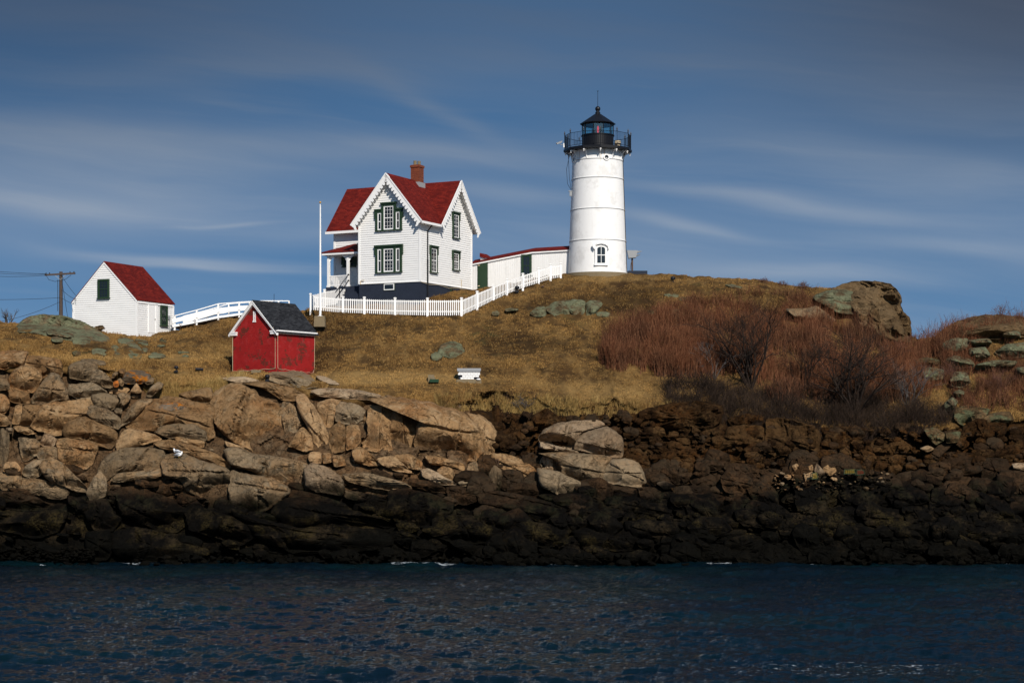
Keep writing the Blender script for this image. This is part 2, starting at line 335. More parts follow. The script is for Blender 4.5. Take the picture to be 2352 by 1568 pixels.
LICH = m_rock('lichen_rock', (.15, .10, .055), (.12, .075, .035), (.10, .08, .05), lichen=(.150, .155, .090), lich=.40, tide=False)
LICH2 = m_rock('mossy_brown_rock', (.105, .065, .030), (.14, .085, .04), (.065, .045, .025), lichen=(.10, .105, .055), lich=.05, tide=False)
BLUFF = m_rock('brown_bluff_rock', (.115, .070, .032), (.085, .048, .020), (.140, .095, .050), rough_b=.9, tide=False)
ORNG = m_rock('orange_lichen_rock', (.20, .15, .10), (.17, .11, .065), (.15, .125, .095), orange=1.1)

# ------------------------------------------------------------ terrain: columns of profile points (row, depth), water to crest
KEY = {   # reading column: cliff foot, cliff top, slope, brow, crest
 -500: [(1090, 108.5), (860, 112.5), (800, 116), (770, 119), (745, 123)],
 0:    [(1090, 108.0), (822, 112.5), (790, 116), (760, 119), (738, 123)],
 140:  [(1090, 107.8), (825, 113.0), (795, 116), (770, 119), (748, 124)],
 250:  [(1090, 107.5), (850, 112.7), (810, 116.5), (785, 120), (762, 125.5)],
 330:  [(1090, 107.4), (872, 112.6), (815, 117), (790, 121), (765, 126.5)],
 400:  [(1090, 107.3), (892, 112.4), (825, 117), (793, 121), (762, 127)],
 450:  [(1090, 107.3), (888, 112.6), (825, 117), (780, 122), (745, 127.5)],
 520:  [(1090, 107.3), (876, 113.6), (846, 119.5), (780, 124.5), (732, 128)],
 560:  [(1090, 107.3), (864, 114.6), (847, 120.5), (785, 125), (727, 128.2)],
 640:  [(1090, 107.3), (862, 114.8), (848, 120.6), (785, 125), (720, 128.2)],
 700:  [(1090, 107.2), (870, 114.6), (849, 120.8), (770, 125), (714, 128.6)],
 716:  [(1090, 107.2), (874, 114.4), (849, 120.6), (713, 126.5), (704, 130)],
 788:  [(1090, 107.3), (898, 113.2), (832, 118), (719.6, 126.4), (694, 132)],
 837:  [(1090, 107.4), (902, 113.0), (832, 118), (721, 126.3), (699, 130.2)],
 907:  [(1090, 107.5), (906, 112.8), (832, 118), (724, 126.2), (697, 129.5)],
 965:  [(1090, 107.6), (909, 112.7), (834, 118), (725.5, 126.1), (690, 128.6)],
 985:  [(1090, 107.7), (910, 112.7), (834, 118), (726, 126), (673, 129.8)],
 1030: [(1090, 108.0), (914, 112.8), (836, 118), (726, 126), (669, 132)],
 1060: [(1090, 108.2), (912, 113.0), (838, 117.8), (726, 126), (667, 133.5)],
 1096: [(1088, 108.8), (910, 113.4), (838, 117.8), (708.6, 127.1), (664, 135)],
 1133: [(1080, 109.6), (912, 113.8), (838, 117.8), (690.5, 128.2), (658, 134.5)],
 1164: [(1075, 110.0), (915, 113.9), (838, 117.8), (675.8, 129.2), (652, 134.2)],
 1201: [(1072, 110.2), (918, 114.0), (838, 117.8), (661.8, 130.3), (646, 134)],
 1237: [(1075, 110.0), (920, 114.0), (838, 117.8), (650.6, 131.0), (637, 134)],
 1264: [(1080, 109.8), (922, 113.8), (836, 118), (642, 131.4), (631, 134)],
 1288: [(1085, 109.6), (923, 113.7), (834, 118), (638, 131.6), (628.5, 133.6)],
 1372: [(1085, 109.4), (926, 113.5), (830, 118.5), (640, 130.5), (626, 132.8)],
 1450: [(1085, 109.2), (928, 113.4), (826, 118.5), (645, 129.5), (628, 133)],
 1540: [(1088, 109.2), (930, 113.3), (826, 118.2), (655, 128.5), (632, 132.5)],
 1640: [(1092, 109.2), (934, 113.2), (832, 118), (665, 127.5), (636, 132)],
 1750: [(1095, 109.2), (950, 112.8), (845, 117.5), (672, 126.5), (641, 131.5)],
 1820: [(1095, 109.2), (962, 112.4), (860, 117), (685, 125.5), (655, 130.5)],
 1900: [(1095, 109.2), (975, 112.0), (870, 116.5), (700, 124.5), (661, 129)],
 2000: [(1090, 109.2), (985, 111.8), (880, 116), (725, 123.5), (668, 127.5)],
 2050: [(1090, 109.2), (985, 111.8), (880, 115.8), (745, 122.5), (700, 126.5)],
 2085: [(1088, 109.2), (982, 111.8), (880, 115.6), (790, 120.5), (770, 124.5)],
 2110: [(1085, 109.2), (980, 111.8), (880, 115.5), (800, 119.5), (780, 123.5)],
 2150: [(1082, 109.2), (975, 111.9), (875, 115.5), (795, 119), (775, 122.5)],
 2200: [(1080, 109.2), (968, 112.0), (870, 115.5), (775, 118.5), (747, 121.5)],
 2260: [(1078, 109.3), (960, 112.2), (862, 115.6), (760, 118.5), (733, 121)],
 2352: [(1076, 109.4), (952, 112.4), (855, 115.8), (757, 118.5), (730, 121)],
 2900: [(1080, 109.4), (960, 112.4), (865, 115.8), (790, 118.5), (765, 121)],
}
kx = np.array(sorted(KEY)); STEP = 5.0
gx = np.arange(-500, 2900+STEP, STEP)
lev = []                                                    # list of (rows, depths) over gx
L0y, L0z = 103.4, -1.6
for i in range(5):
    a = np.interp(gx, kx, [KEY[c][i][0] for c in kx]); b = np.interp(gx, kx, [KEY[c][i][1] for c in kx])
    ker = np.array([1, 2, 1])/4.0
    for _ in range(2):
        a = np.convolve(np.pad(a, 1, 'edge'), ker, 'valid'); b = np.convolve(np.pad(b, 1, 'edge'), ker, 'valid')
    if i == 1:
        e_ = fbm(np.stack([gx, gx*0, gx*0], 1), 1/60., 4, 61)*26; a = a+np.where(gx > 1120, e_, e_*.35)
    lev.append((a, b))
def yrow(Y, z): return YH-(z-EYE)*F/Y
n_ = len(gx)
PY = np.stack([np.full(n_, yrow(L0y, L0z)), np.full(n_, yrow(104.6, 0)), np.full(n_, 1200.)]+[l[0] for l in lev])
YY = np.stack([np.full(n_, L0y), np.full(n_, 104.6), np.full(n_, 105.9)]+[l[1] for l in lev])
def surfY(px, py):                                          # depth of the ground under a reading position
    px = float(px); i = min(max((px+500)/STEP, 0), n_-1.001); i0 = int(i); t = i-i0
    ys = PY[:, i0]*(1-t)+PY[:, i0+1]*t; zs = YY[:, i0]*(1-t)+YY[:, i0+1]*t
    return float(np.interp(-py, -ys, zs))
def surfYv(px, py):
    px = np.asarray(px, float); py = np.asarray(py, float)
    i = np.clip((px+500)/STEP, 0, n_-1.001); i0 = i.astype(int); t = i-i0
    ys = PY[:, i0]*(1-t)+PY[:, i0+1]*t; zs = YY[:, i0]*(1-t)+YY[:, i0+1]*t
    out = zs[0].copy()
    for j in range(ys.shape[0]-1):
        m_ = (py <= ys[j]); tt = np.clip((ys[j]-py)/np.maximum(ys[j]-ys[j+1], 1e-3), 0, 1)
        out = np.where(m_, zs[j]+(zs[j+1]-zs[j])*tt, out)
    return out
nsub = [4, 22, 26, 44, 34, 34, 14]
rowsV = []; rowsM = []
for j in range(7):
    for s_ in range(nsub[j]):
        t = s_/nsub[j]; rowsV.append((PY[j]*(1-t)+PY[j+1]*t, YY[j]*(1-t)+YY[j+1]*t)); rowsM.append(j+t)
rowsV.append((PY[7], YY[7])); rowsM.append(7.0)
X = []; Yv = []; Z = []; M = []
for (py, Y), mm in zip(rowsV, rowsM):
    X.append((gx-CX)/F*Y); Yv.append(Y); Z.append(EYE+(YH-py)/F*Y); M.append(np.full(n_, mm))
cx_, cY, cZ = X[-1], Yv[-1], Z[-1]
for dY, f_ in ((2.5, .0), (6, -.1), (12, -.2), (20, -1.2), (30, -4), (42, -10), (55, -17), (62, -24)):
    Yn = cY+dY; X.append((gx-CX)/F*Yn); Yv.append(Yn); Z.append(np.maximum(cZ+f_, -2.0)); M.append(np.full(n_, 7.0+dY/100))
X = np.array(X); Yv = np.array(Yv); Z = np.array(Z); M = np.array(M)
pts = np.stack([X, Yv, Z], -1)
cliff = np.clip((4.0+.5*fbm(pts, .16, 4, 5)-M)/.10, 0, 1)             # 1 on the rock face, 0 on the turf
fence_w = np.clip(1-np.abs(M-6.0)/.18, 0, 1)
big = fbm(pts, .22, 3, 11); sm = fbm(pts, 1.3, 4, 23)
flat = np.clip((M-6.0)/.5, 0, 1)*(M < 7.3)
Z = Z+(1-cliff)*(big*.32*(1-fence_w)*(1-.8*flat)+sm*.28*(1-.5*flat)+fbm(pts, 3.0, 2, 77)*.10)
rg = np.abs(fbm(pts, .35, 5, 31))
Yv = Yv+cliff*(1.3+1.1*fbm(pts, .5, 5, 41))*(M < 5)
Z = Z+cliff*.35*fbm(pts, .9, 4, 51)
nr, nc = X.shape
idx = np.arange(nr*nc).reshape(nr, nc)
quads = np.stack([idx[:-1, :-1], idx[:-1, 1:], idx[1:, 1:], idx[1:, :-1]], -1).reshape(-1, 4)
m, q = newmat('island_ground'); p = wpos(q)
at = q.n('ShaderNodeAttribute', attribute_name='cliff').outputs['Fac']
nb = q.noise(p, .16, 4, .6); nm = q.noise(q.mapping(p, (1, .5, 1)), .8, 5, .65); nf = q.noise(p, 8, 4, .75)
gcol = q.mix(q.ramp(nb, .40, .62), (.140, .078, .027), (.060, .033, .014)); gcol = q.mix(q.ramp(nm, .42, .66), gcol, (.22, .130, .046))
gcol = q.mix(q.math('MULTIPLY', q.ramp(q.noise(p, .45, 5, .7), .55, .66), .8), gcol, (.042, .026, .013))
gcol = q.mix(q.math('MULTIPLY', q.ramp(q.noise(p, .3, 4, .6), .6, .7), .4), gcol, (.06, .065, .022))
gcol = q.mix(q.math('MULTIPLY', q.ramp(nf, .5, .65), .55), gcol, (.04, .024, .012))
gd = q.n('ShaderNodeAttribute', attribute_name='gold').outputs['Fac']; gd = q.math('ADD', gd, q.math('MULTIPLY', q.math('SUBTRACT', q.noise(p, .6, 5, .7), .5), 1.1))
gcol = q.mix(q.math('MULTIPLY', q.ramp(gd, .1, .9), .7), gcol, (.30, .185, .068)); gcol = q.mix(q.math('MULTIPLY', q.ramp(gd, -.1, -.8), .75), gcol, (.032, .019, .009))
ecol = q.mix(q.ramp(q.noise(p, 1.2, 5, .7), .4, .65), (.018, .010, .005), (.050, .024, .008)); ecol = q.mix(q.ramp(q.noise(p, 6, 4, .8), .5, .62), ecol, (.012, .008, .005))
z = q.n('ShaderNodeSeparateXYZ', inp={0: p}).outputs[2]
ecol = q.mix(q.math('SUBTRACT', 1.0, q.ramp(z, 4.0, 6.5)), ecol, (.0025, .002, .0015))
c = q.mix(at, gcol, ecol)
finish(q, c, .95, q.math('ADD', q.math('MULTIPLY', nf, .5), q.noise(p, 1.8, 5, .7)), .9, .35, spec=.05)
ground = npmesh('ground', np.stack([X, Yv, Z], -1).reshape(-1, 3), quads, m, attr={'cliff': cliff.ravel()})
tag(ground, kind='structure')
CLIFFV = cliff; GXV = X; GYV = Yv; GZV = Z; GM = M

# ------------------------------------------------------------ rocks: outlines read from the photograph, grown into solid stones on the slope
T4 = lambda x, y: (x*.3516, 765.6+y*.3516)
T5 = lambda x, y: (612.5+x*.3646, 826.9+y*.3646)
T7 = lambda x, y: (1408.75+x*.4011, 857.5+y*.4011)
T6 = lambda x, y: (1286.2+x*.4531, 581.9+y*.4531)
T2 = lambda x, y: (x*.3255, 551.25+y*.3255)
T1 = lambda x, y: (704.4+x*.3125, 343+y*.3125)
TD = lambda x, y: (x, y)
def rock_geo(poly, tilt=.75, T=None, res=1.0, push=.25, back=1.3, facets=6, seed=0, pw=3.4, rough=.16, chip=1.0, under=.8):
    big_ = None
    r_ = np.random.default_rng(seed+9001)
    P0 = np.array(poly, float); P0 = P0.mean(0)+(P0-P0.mean(0))*1.06
    for _ in range(2):                                   # round the corners a little (corner cutting keeps sides straight)
        nxt = np.roll(P0, -1, 0); w = .12 if _ == 0 else .22
        P0 = np.stack([P0*(1-w)+nxt*w, P0*w+nxt*(1-w)], 1).reshape(-1, 2)
    a = P0; nx_ = np.roll(a, -1, 0)
    area = .5*np.sum(a[:, 0]*nx_[:, 1]-nx_[:, 0]*a[:, 1])
    cr = a[:, 0]*nx_[:, 1]-nx_[:, 0]*a[:, 1]
    c = np.array([np.sum((a[:, 0]+nx_[:, 0])*cr), np.sum((a[:, 1]+nx_[:, 1])*cr)])/(6*area)
    if area < 0: a = a[::-1]
    seg = np.linalg.norm(np.roll(a, -1, 0)-a, axis=1); L = seg.sum()
    N = int(min(110, max(14, L/(3.2/res)))); s = np.concatenate([[0], np.cumsum(seg)]); ac = np.vstack([a, a[:1]])
    u = np.linspace(0, L, N, endpoint=False); B = np.stack([np.interp(u, s, ac[:, 0]), np.interp(u, s, ac[:, 1])], 1)
    ext = B.max(0)-B.min(0); mn = min(ext); Yc = surfY(c[0], c[1]); mpp = Yc/F
    if mn > 55 and chip <= 1.0: chip *= .5; pw = min(pw, 2.7); facets = 4
    jit = fbm(np.stack([B[:, 0], B[:, 1], np.full(N, seed*3.7)], 1), 1/14., 3, seed)
    jit2 = fbm(np.stack([B[:, 0], B[:, 1], np.full(N, seed*5.1)], 1), 1/5.5, 2, seed+2)
    dirs = (B-c); rl_ = np.linalg.norm(dirs, axis=1)+1e-6; B = c+dirs*(1+jit*.085+jit2*np.minimum(.05, 1.6/rl_))[:, None]
    if T is None: T = min(2.5, max(.18, .48*mn*mpp))
    K = int(min(26, max(5, mn/2/(3.4/res)))); tt = 1-(1-np.linspace(0, 1, K+1)[1:])**1.5   # denser near the rim
    V = [c]; 
    rr = [0.0]
    for t in tt: V += list(c+(B-c)*t); rr += [t]*N
    V = np.array(V); rr = np.array(rr)
    prof = (1-np.clip(rr, 0, 1)**pw)**(1/pw); bul = T*prof
    nrm = (V-c)/(ext/2)
    for _ in range(facets):
        th = r_.uniform(0, 2*math.pi); d = nrm[:, 0]*math.cos(th)+nrm[:, 1]*math.sin(th)
        k_ = r_.uniform(.35, 1.5); o_ = r_.uniform(.0, .6)
        bul = np.minimum(bul, T*(1-k_*(d-o_)))
    lowp = np.clip(nrm[:, 1]-.02, 0, 1.1)**1.25; bul = bul-T*under*lowp*np.clip(prof*1.5, 0, 1)
    bul = np.maximum(bul, -T*.35)
    w3 = np.stack([V[:, 0]*mpp, V[:, 1]*mpp, np.full(len(V), seed*1.31)], 1)
    rim = np.clip((1-rr)*4, 0, 1)
    bul = bul+rough*(fbm(w3, .8, 4, seed+3)*1.2+np.abs(fbm(w3, 2.2, 3, seed+5))*-.6)*rim*min(1, T/.5)
    # broken planar chips: cells of random tilt, stepped at their borders
    cs = max(.35, min(1.5, mn*mpp*.42)); qx = w3[:, 0]/cs*1.0+.35*fbm(w3, .9, 2, seed+21); qy = w3[:, 1]/cs*1.35+.35*fbm(w3, .9, 2, seed+22)
    off = chips(qx, qy, seed)
    bul = bul+chip*off*min(.46, .42*T)*np.minimum(1, rim*1.4)
    # a joint or two across larger faces
    if mn > 42:
        for _ in range(2):
            th = r_.uniform(-.35, .35)+(math.pi/2+.3 if r_.random() < .4 else 0.0); o_ = r_.uniform(-.35, .35)
            d = nrm[:, 0]*math.cos(th)+nrm[:, 1]*math.sin(th)-o_+.10*fbm(w3, .6, 3, seed+8)
            bul = bul-rim*.16*T*np.exp(-(d/.03)**2)
            bul = bul-rim*.10*T*(d > 0)
    Ys = surfYv(V[:, 0], V[:, 1]); Yf = (Ys*tilt+Yc*(1-tilt))-push-bul
    top = len(V)
    # back side: rim pushed into the hill
    Bk = c+(B-c)*.9; Ybk = surfYv(Bk[:, 0], Bk[:, 1])*tilt+Yc*(1-tilt)-push+back*min(1.0, .35+T)
    Va = np.vstack([V, Bk, c[None]]); Ya = np.concatenate([Yf, Ybk, [Yc+back]])
    W3 = np.stack([(Va[:, 0]-CX)/F*Ya, Ya, EYE+(YH-Va[:, 1])/F*Ya], 1)
    fs = []
    for j in range(N): fs.append((0, 1+j, 1+(j+1) % N, 0))
    for i in range(K-1):
        o1 = 1+i*N; o2 = o1+N
        for j in range(N): fs.append((o1+j, o2+j, o2+(j+1) % N, o1+(j+1) % N))
    o1 = 1+(K-1)*N
    for j in range(N): fs.append((o1+j, top+j, top+(j+1) % N, o1+(j+1) % N))
    for j in range(N): fs.append((top+j, top+N, top+N, top+(j+1) % N))
    return W3, fs
def split_faces(fs):
    out = []
    for f in fs:
        g = []
        for i in f:
            if i not in g: g.append(i)
        out.append(tuple(g))
    return out
def chips(qx, qy, seed, tl=1.3, hh=.55):
    best = np.full(qx.shape, 9e9); off = np.zeros(qx.shape); ix0, iy0 = np.floor(qx).astype(int), np.floor(qy).astype(int)
    for ax_ in (-1, 0, 1):
        for ay_ in (-1, 0, 1):
            ci, cj = ix0+ax_, iy0+ay_; zz_ = np.zeros_like(ci); h1 = _h(ci, cj, zz_, seed+1); h2 = _h(ci, cj, zz_, seed+2)
            dx_, dy_ = qx-(ci+h1), qy-(cj+h2); dd_ = dx_**2+dy_**2; m__ = dd_ < best
            of = (_h(ci, cj, zz_, seed+3)-.5)*hh+dx_*(_h(ci, cj, zz_, seed+4)-.5)*tl+dy_*(_h(ci, cj, zz_, seed+5)-.62)*tl
            best = np.where(m__, dd_, best); off = np.where(m__, of, off)
    return off
SHEETS = []
def ledge_sheet(name, x0, x1, mat, kind):
    xs = np.arange(x0, x1+1, 2.6); tsl = []
    for j, n in ((0, 6), (1, 34), (2, 40), (3, 66)):
        for i in range(n): tsl.append(j+i/n)
    tsl.append(4.0); tsl = np.array(tsl); ii = np.clip((xs+500)/STEP, 0, n_-1.001); i0 = ii.astype(int); tt = ii-i0
    py = PY[:, i0]*(1-tt)+PY[:, i0+1]*tt; yy = YY[:, i0]*(1-tt)+YY[:, i0+1]*tt
    lo = np.minimum(tsl.astype(int), 6); fr = (tsl-lo)[:, None]; py = py[lo]*(1-fr)+py[lo+1]*fr; Y = yy[lo]*(1-fr)+yy[lo+1]*fr
    pxg = np.broadcast_to(xs, py.shape); w = np.stack([pxg*.027, py*.027, np.full(py.shape, 3.3)], -1)
    wx = w[..., 0]+.5*fbm(w, .7, 3, 91)+.35*w[..., 1]; wy = w[..., 1]+.5*fbm(w, .7, 3, 92)-.25*w[..., 0]
    top = np.clip((4.0-tsl)/(.35 if kind == 't' else .75), 0, 1)[:, None]
    if kind == 'b': w = w+0.0
    if kind == 't': d = chips(wx/2.1, wy/1.4, 201)*1.0+chips(wx/.8, wy/.55, 202)*.38+fbm(w, 1.1, 4, 93)*.22+.15
    else: d = chips(wx/2.4, wy/1.5, 211)*.8+fbm(w, .45, 3, 96)*.9+fbm(w, .16, 2, 97)*1.5+fbm(w, 1.8, 4, 94)*.42+chips(wx/.42, wy/.36, 212)*.32
    end_ = np.clip((1105-pxg)/40, 0, 1) if kind == 't' else np.clip((pxg-1120)/20, 0, 1)
    d = np.minimum(d, .5 if kind == 't' else 1.3)
    Y = Y+(.42 if kind == 't' else .10)-d*top*.8+(1-top)*(.25 if kind == 't' else .45)+(1-end_)*1.6
    V = np.stack([(pxg-CX)/F*Y, Y, EYE+(YH-py)/F*Y], -1); r_, c_ = py.shape; idx = np.arange(r_*c_).reshape(r_, c_)
    q_ = np.stack([idx[:-1, :-1], idx[:-1, 1:], idx[1:, 1:], idx[1:, :-1]], -1).reshape(-1, 4)
    SHEETS.append((V.reshape(-1, 3), q_))
    o = npmesh(name, V.reshape(-1, 3), q_, mat, attr={'tone': np.clip(.5+.5*fbm(w, .5, 2, 95), 0, 1).ravel()}); o.data.set_sharp_from_angle(angle=R(45)); return tag(o, kind='structure')
class Pool:
    def __init__(s): s.v = []; s.f = []; s.n = 0; s.t = []
    def add(s, W3, fs): s.v.append(W3); s.t.append(np.full(len(W3), random.random())); s.f += [tuple(i+s.n for i in f) for f in split_faces(fs)]; s.n += len(W3)
    def build(s, name, mat, origin=None):
        V = np.vstack(s.v)
        if origin is not None: V = V-np.array(origin)
        me = bpy.data.meshes.new(name); me.from_pydata(V.tolist(), [], s.f); me.update()
        me.polygons.foreach_set('use_smooth', [True]*len(me.polygons)); me.set_sharp_from_angle(angle=R(34)); me.materials.append(mat)
        at_ = me.attributes.new('tone', 'FLOAT', 'POINT'); at_.data.foreach_set('value', np.concatenate(s.t).astype(np.float32))
        o = bpy.data.objects.new(name, me); COL.objects.link(o)
        if origin is not None: o.location = origin
        return o
MATS = {'t': TAN, 'g': GREY, 'l': LIGHT, 'b': BROWN, 'd': BOULD, 'o': ORNG}
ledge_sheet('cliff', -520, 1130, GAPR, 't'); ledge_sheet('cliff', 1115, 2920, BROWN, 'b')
traced = []
pools = {k_: Pool() for k_ in 'tglbdo'}
SEED = [0]
def rocks(Tf, kind, plist, **kw):
    for pl in plist:
        pl = [Tf(*pl[i:i+2]) for i in range(0, len(pl), 2)]; traced.append(np.array(pl)); SEED[0] += 1
        pools[kind].add(*rock_geo(pl, seed=SEED[0], **kw))
BIG = dict(tilt=.66, push=.30)
rocks(T4, 't', [
 [0,120,90,112,190,118,165,165,150,210,90,215,30,235,-20,230],
 [165,150,240,148,330,160,395,172,402,230,400,290,330,250,275,300,265,255,210,220,150,205],
 [-20,390,40,405,65,450,62,490,30,520,-20,520],[55,365,80,362,150,378,195,395,195,455,120,460,65,440],[-20,510,40,540,70,590,40,605,-20,600],
 [205,600,250,520,280,465,430,445,560,430,605,440,590,490,560,530,500,550,430,590,410,660,330,655,220,620],
 [130,590,150,480,180,465,270,470,250,520,205,610,140,615],[75,590,100,470,145,465,150,500,130,590],
 [410,650,430,590,500,548,560,545,620,575,720,615,770,650,760,700,715,750,640,730,540,690,440,680],
 [365,700,430,685,540,700,630,730,640,770,600,850,560,885,490,870,420,850,385,820,375,750],
 [1170,395,1250,375,1350,350,1388,365,1385,450,1300,455,1230,430],
 [835,605,900,560,1000,440,1080,415,1200,430,1300,460,1385,470,1380,560,1390,620,1400,680,1345,700,1340,640,1250,590,1100,600,1010,640,930,635],
 [1140,670,1240,690,1340,700,1330,745,1260,735,1150,700],[755,740,780,680,830,620,930,640,1010,660,1050,690,1000,710,880,740,790,780],
 [1000,720,1100,690,1250,730,1400,780,1480,840,1495,880,1430,860,1300,830,1190,790,1110,770,1040,745],
 [1390,450,1410,385,1480,345,1580,340,1640,360,1700,420,1790,450,1830,490,1840,580,1855,660,1860,740,1800,770,1700,770,1560,720,1480,670,1420,600,1395,540],
 [1940,640,1980,610,2030,660,2050,760,1990,770,1900,740,1880,740],
 [2010,800,2030,770,2100,775,2100,850,2020,840],[2105,780,2160,780,2170,840,2110,850],[2165,790,2240,800,2260,860,2180,870],
 [1465,700,1560,730,1650,780,1560,750,1480,740],[1600,330,1720,360,1850,440,1930,440,1990,400,1880,340,1700,310],
 [1930,430,1990,400,2050,470,2110,570,2150,680,2165,740,2100,760,2040,700,2010,610,1960,530]], **BIG)
rocks(T4, 'g', [
 [210,420,240,370,275,320,330,255,390,280,430,360,450,430,370,440,290,460,215,455],
 [450,210,520,180,600,185,640,215,595,290,590,310,520,300,455,290,445,250],[520,170,600,165,680,180,690,205,640,205,560,185],
 [590,290,610,240,660,240,710,280,745,330,740,355,690,355,640,330,590,320],[500,330,590,320,650,345,700,385,600,395,600,430,520,430,440,400,450,330],
 [600,400,690,390,760,405,785,440,745,500,690,495,610,475],[760,400,810,385,860,415,830,460,790,490,745,500,790,440],
 [785,600,800,560,860,470,900,435,985,425,1000,440,940,490,880,560,800,600],
 [120,685,160,680,220,690,260,710,250,790,180,830,150,830,130,760],[245,790,260,745,340,735,375,750,380,820,300,818,250,815],
 [0,610,60,650,60,780,40,850,0,880],[650,880,700,800,820,745,960,750,1070,765,1075,850,1050,880,960,900,900,900,760,920,700,960,640,940],
 [1065,800,1190,780,1300,830,1430,865,1495,890,1500,1000,1460,1080,1400,1090,1290,1060,1200,1010,1190,960,1060,930],
 [720,960,780,910,900,900,1050,880,1050,935,1000,950,880,960,780,970],[1850,450,1900,450,1940,500,1960,560,1940,640,1870,660,1850,590,1830,500],
 [1465,760,1560,745,1660,790,1780,800,1900,820,2000,850,1995,940,1950,1005,1850,985,1750,940,1650,900,1510,860],
 [1510,890,1600,920,1750,940,1850,990,1900,1020,1850,1080,1700,1170,1600,1180,1500,1140],
 [0,910,60,910,140,935,140,1000,120,1025,0,1020],[140,940,300,960,430,1000,448,1040,430,1075,350,1080,240,1055,130,1030],
 [600,960,650,900,700,960,690,1060,600,1100,560,1040]], **BIG)
rocks(T4, 'd', [
 [0,1030,120,1040,250,1070,320,1120,300,1150,160,1160,0,1140],[0,1150,160,1170,330,1150,430,1140,440,1200,380,1290,240,1340,100,1300,0,1290],
 [760,1010,900,1000,1100,1080,1195,1100,1225,1220,1150,1300,1000,1270,800,1190,770,1100],[1210,1100,1300,1130,1500,1190,1660,1260,1660,1330,1560,1380,1400,1330,1240,1290],
 [740,1300,900,1260,1100,1310,1200,1370,1340,1400,1360,1440,1200,1490,900,1490,740,1430],[1500,1150,1620,1190,1830,1240,2000,1280,2265,1300,2265,1400,1900,1430,1700,1340],
 [1900,1010,2100,1060,2265,1110,2265,1200,2000,1150,1880,1090],[560,1100,700,1080,760,1190,800,1200,740,1290,620,1280,560,1200],[560,1290,720,1290,740,1420,700,1480,560,1480]], **BIG)
rocks(T5, 't', [
 [640,260,760,235,900,245,1050,280,1200,320,1330,400,1360,470,1360,560,1330,610,1230,640,1100,600,960,585,920,520,960,400,990,320,800,270],
 [1250,330,1350,350,1420,400,1450,460,1440,530,1430,600,1340,610,1365,500,1340,410],[800,310,860,290,940,310,965,380,930,470,900,560,850,575,790,540,770,410],
 [640,310,700,285,790,300,800,360,770,420,785,530,790,570,700,570,610,560,600,510,640,470,630,390],[390,520,400,440,440,400,490,405,500,500,490,570,440,580,410,570],
 [500,500,500,415,570,410,590,450,590,520,560,550,500,565],[320,270,400,240,470,260,430,310,420,400,380,440,350,380,315,310],
 [530,580,580,540,640,575,700,640,720,660,640,665,560,640],[700,620,800,600,900,690,915,710,820,700,720,660],[800,600,900,590,980,640,970,690,900,680],
 [1070,700,1110,665,1170,680,1190,740,1200,775,1140,760],[1420,590,1500,590,1650,640,1700,700,1700,770,1560,760,1480,690,1420,640],[980,600,1100,610,1240,650,1240,700,1180,670,1040,660]], **BIG)
rocks(T5, 'l', [[270,190,380,175,560,185,700,215,730,235,640,250,480,240,330,230],[970,690,1020,680,1100,720,1200,780,1120,785,1040,770,980,730]], **BIG)
rocks(T5, 'g', [
 [430,300,470,265,560,275,620,320,600,370,560,400,490,400,440,380],[480,720,640,710,760,740,860,770,910,800,890,830,780,820,640,800,500,760],
 [500,820,640,840,780,880,740,960,620,900,500,870],[1395,820,1400,720,1430,660,1480,690,1515,780,1500,840,1430,840],[1255,700,1270,650,1320,635,1335,700,1310,740,1260,735],
 ], **BIG)
rocks(T5, 'g', [[1720,590,1840,580,2100,600,2170,625,2130,680,2100,770,1980,790,1880,760,1840,640,1760,600],[2105,775,2130,680,2180,625,2270,620,2340,650,2380,720,2385,800,2240,785],[1705,720,1715,680,1830,700,1980,770,1970,850,1850,850,1740,800]], tilt=.6, push=1.1, chip=.7)
rocks(T5, 'd', [
 [780,820,900,810,1080,860,1180,900,1160,960,1080,1000,1000,1050,860,1030,740,980,770,880],[1330,820,1500,830,1700,870,1880,930,1915,1000,1880,1050,1740,1020,1560,960,1340,900],
 [1130,800,1200,790,1320,820,1320,890,1240,910,1140,880],[1050,1000,1150,975,1330,980,1450,1010,1490,1060,1400,1150,1200,1150,1060,1110],[1505,760,1600,760,1720,790,1760,840,1640,860,1510,840],
 [1890,830,2020,840,2110,910,2120,970,2080,990,1960,920],[1700,850,1800,840,1910,870,1915,920,1820,910],
 [1480,1010,1700,1020,1900,1060,1900,1150,1750,1180,1500,1130],[1910,1070,2100,1040,2300,1060,2352,1100,2352,1200,2000,1190],
 [40,960,100,880,250,860,400,910,600,960,780,1020,860,1060,780,1080,600,1060,400,1040,150,1060],[0,1090,200,1060,450,1040,700,1070,780,1110,740,1180,500,1210,100,1210,0,1200],
 [900,740,1060,770,1120,800,1130,840,1000,820,900,790],[2080,770,2250,780,2352,800,2352,870,2200,850,2090,820],[2140,860,2300,870,2352,900,2352,990,2200,980,2120,930]], **BIG)
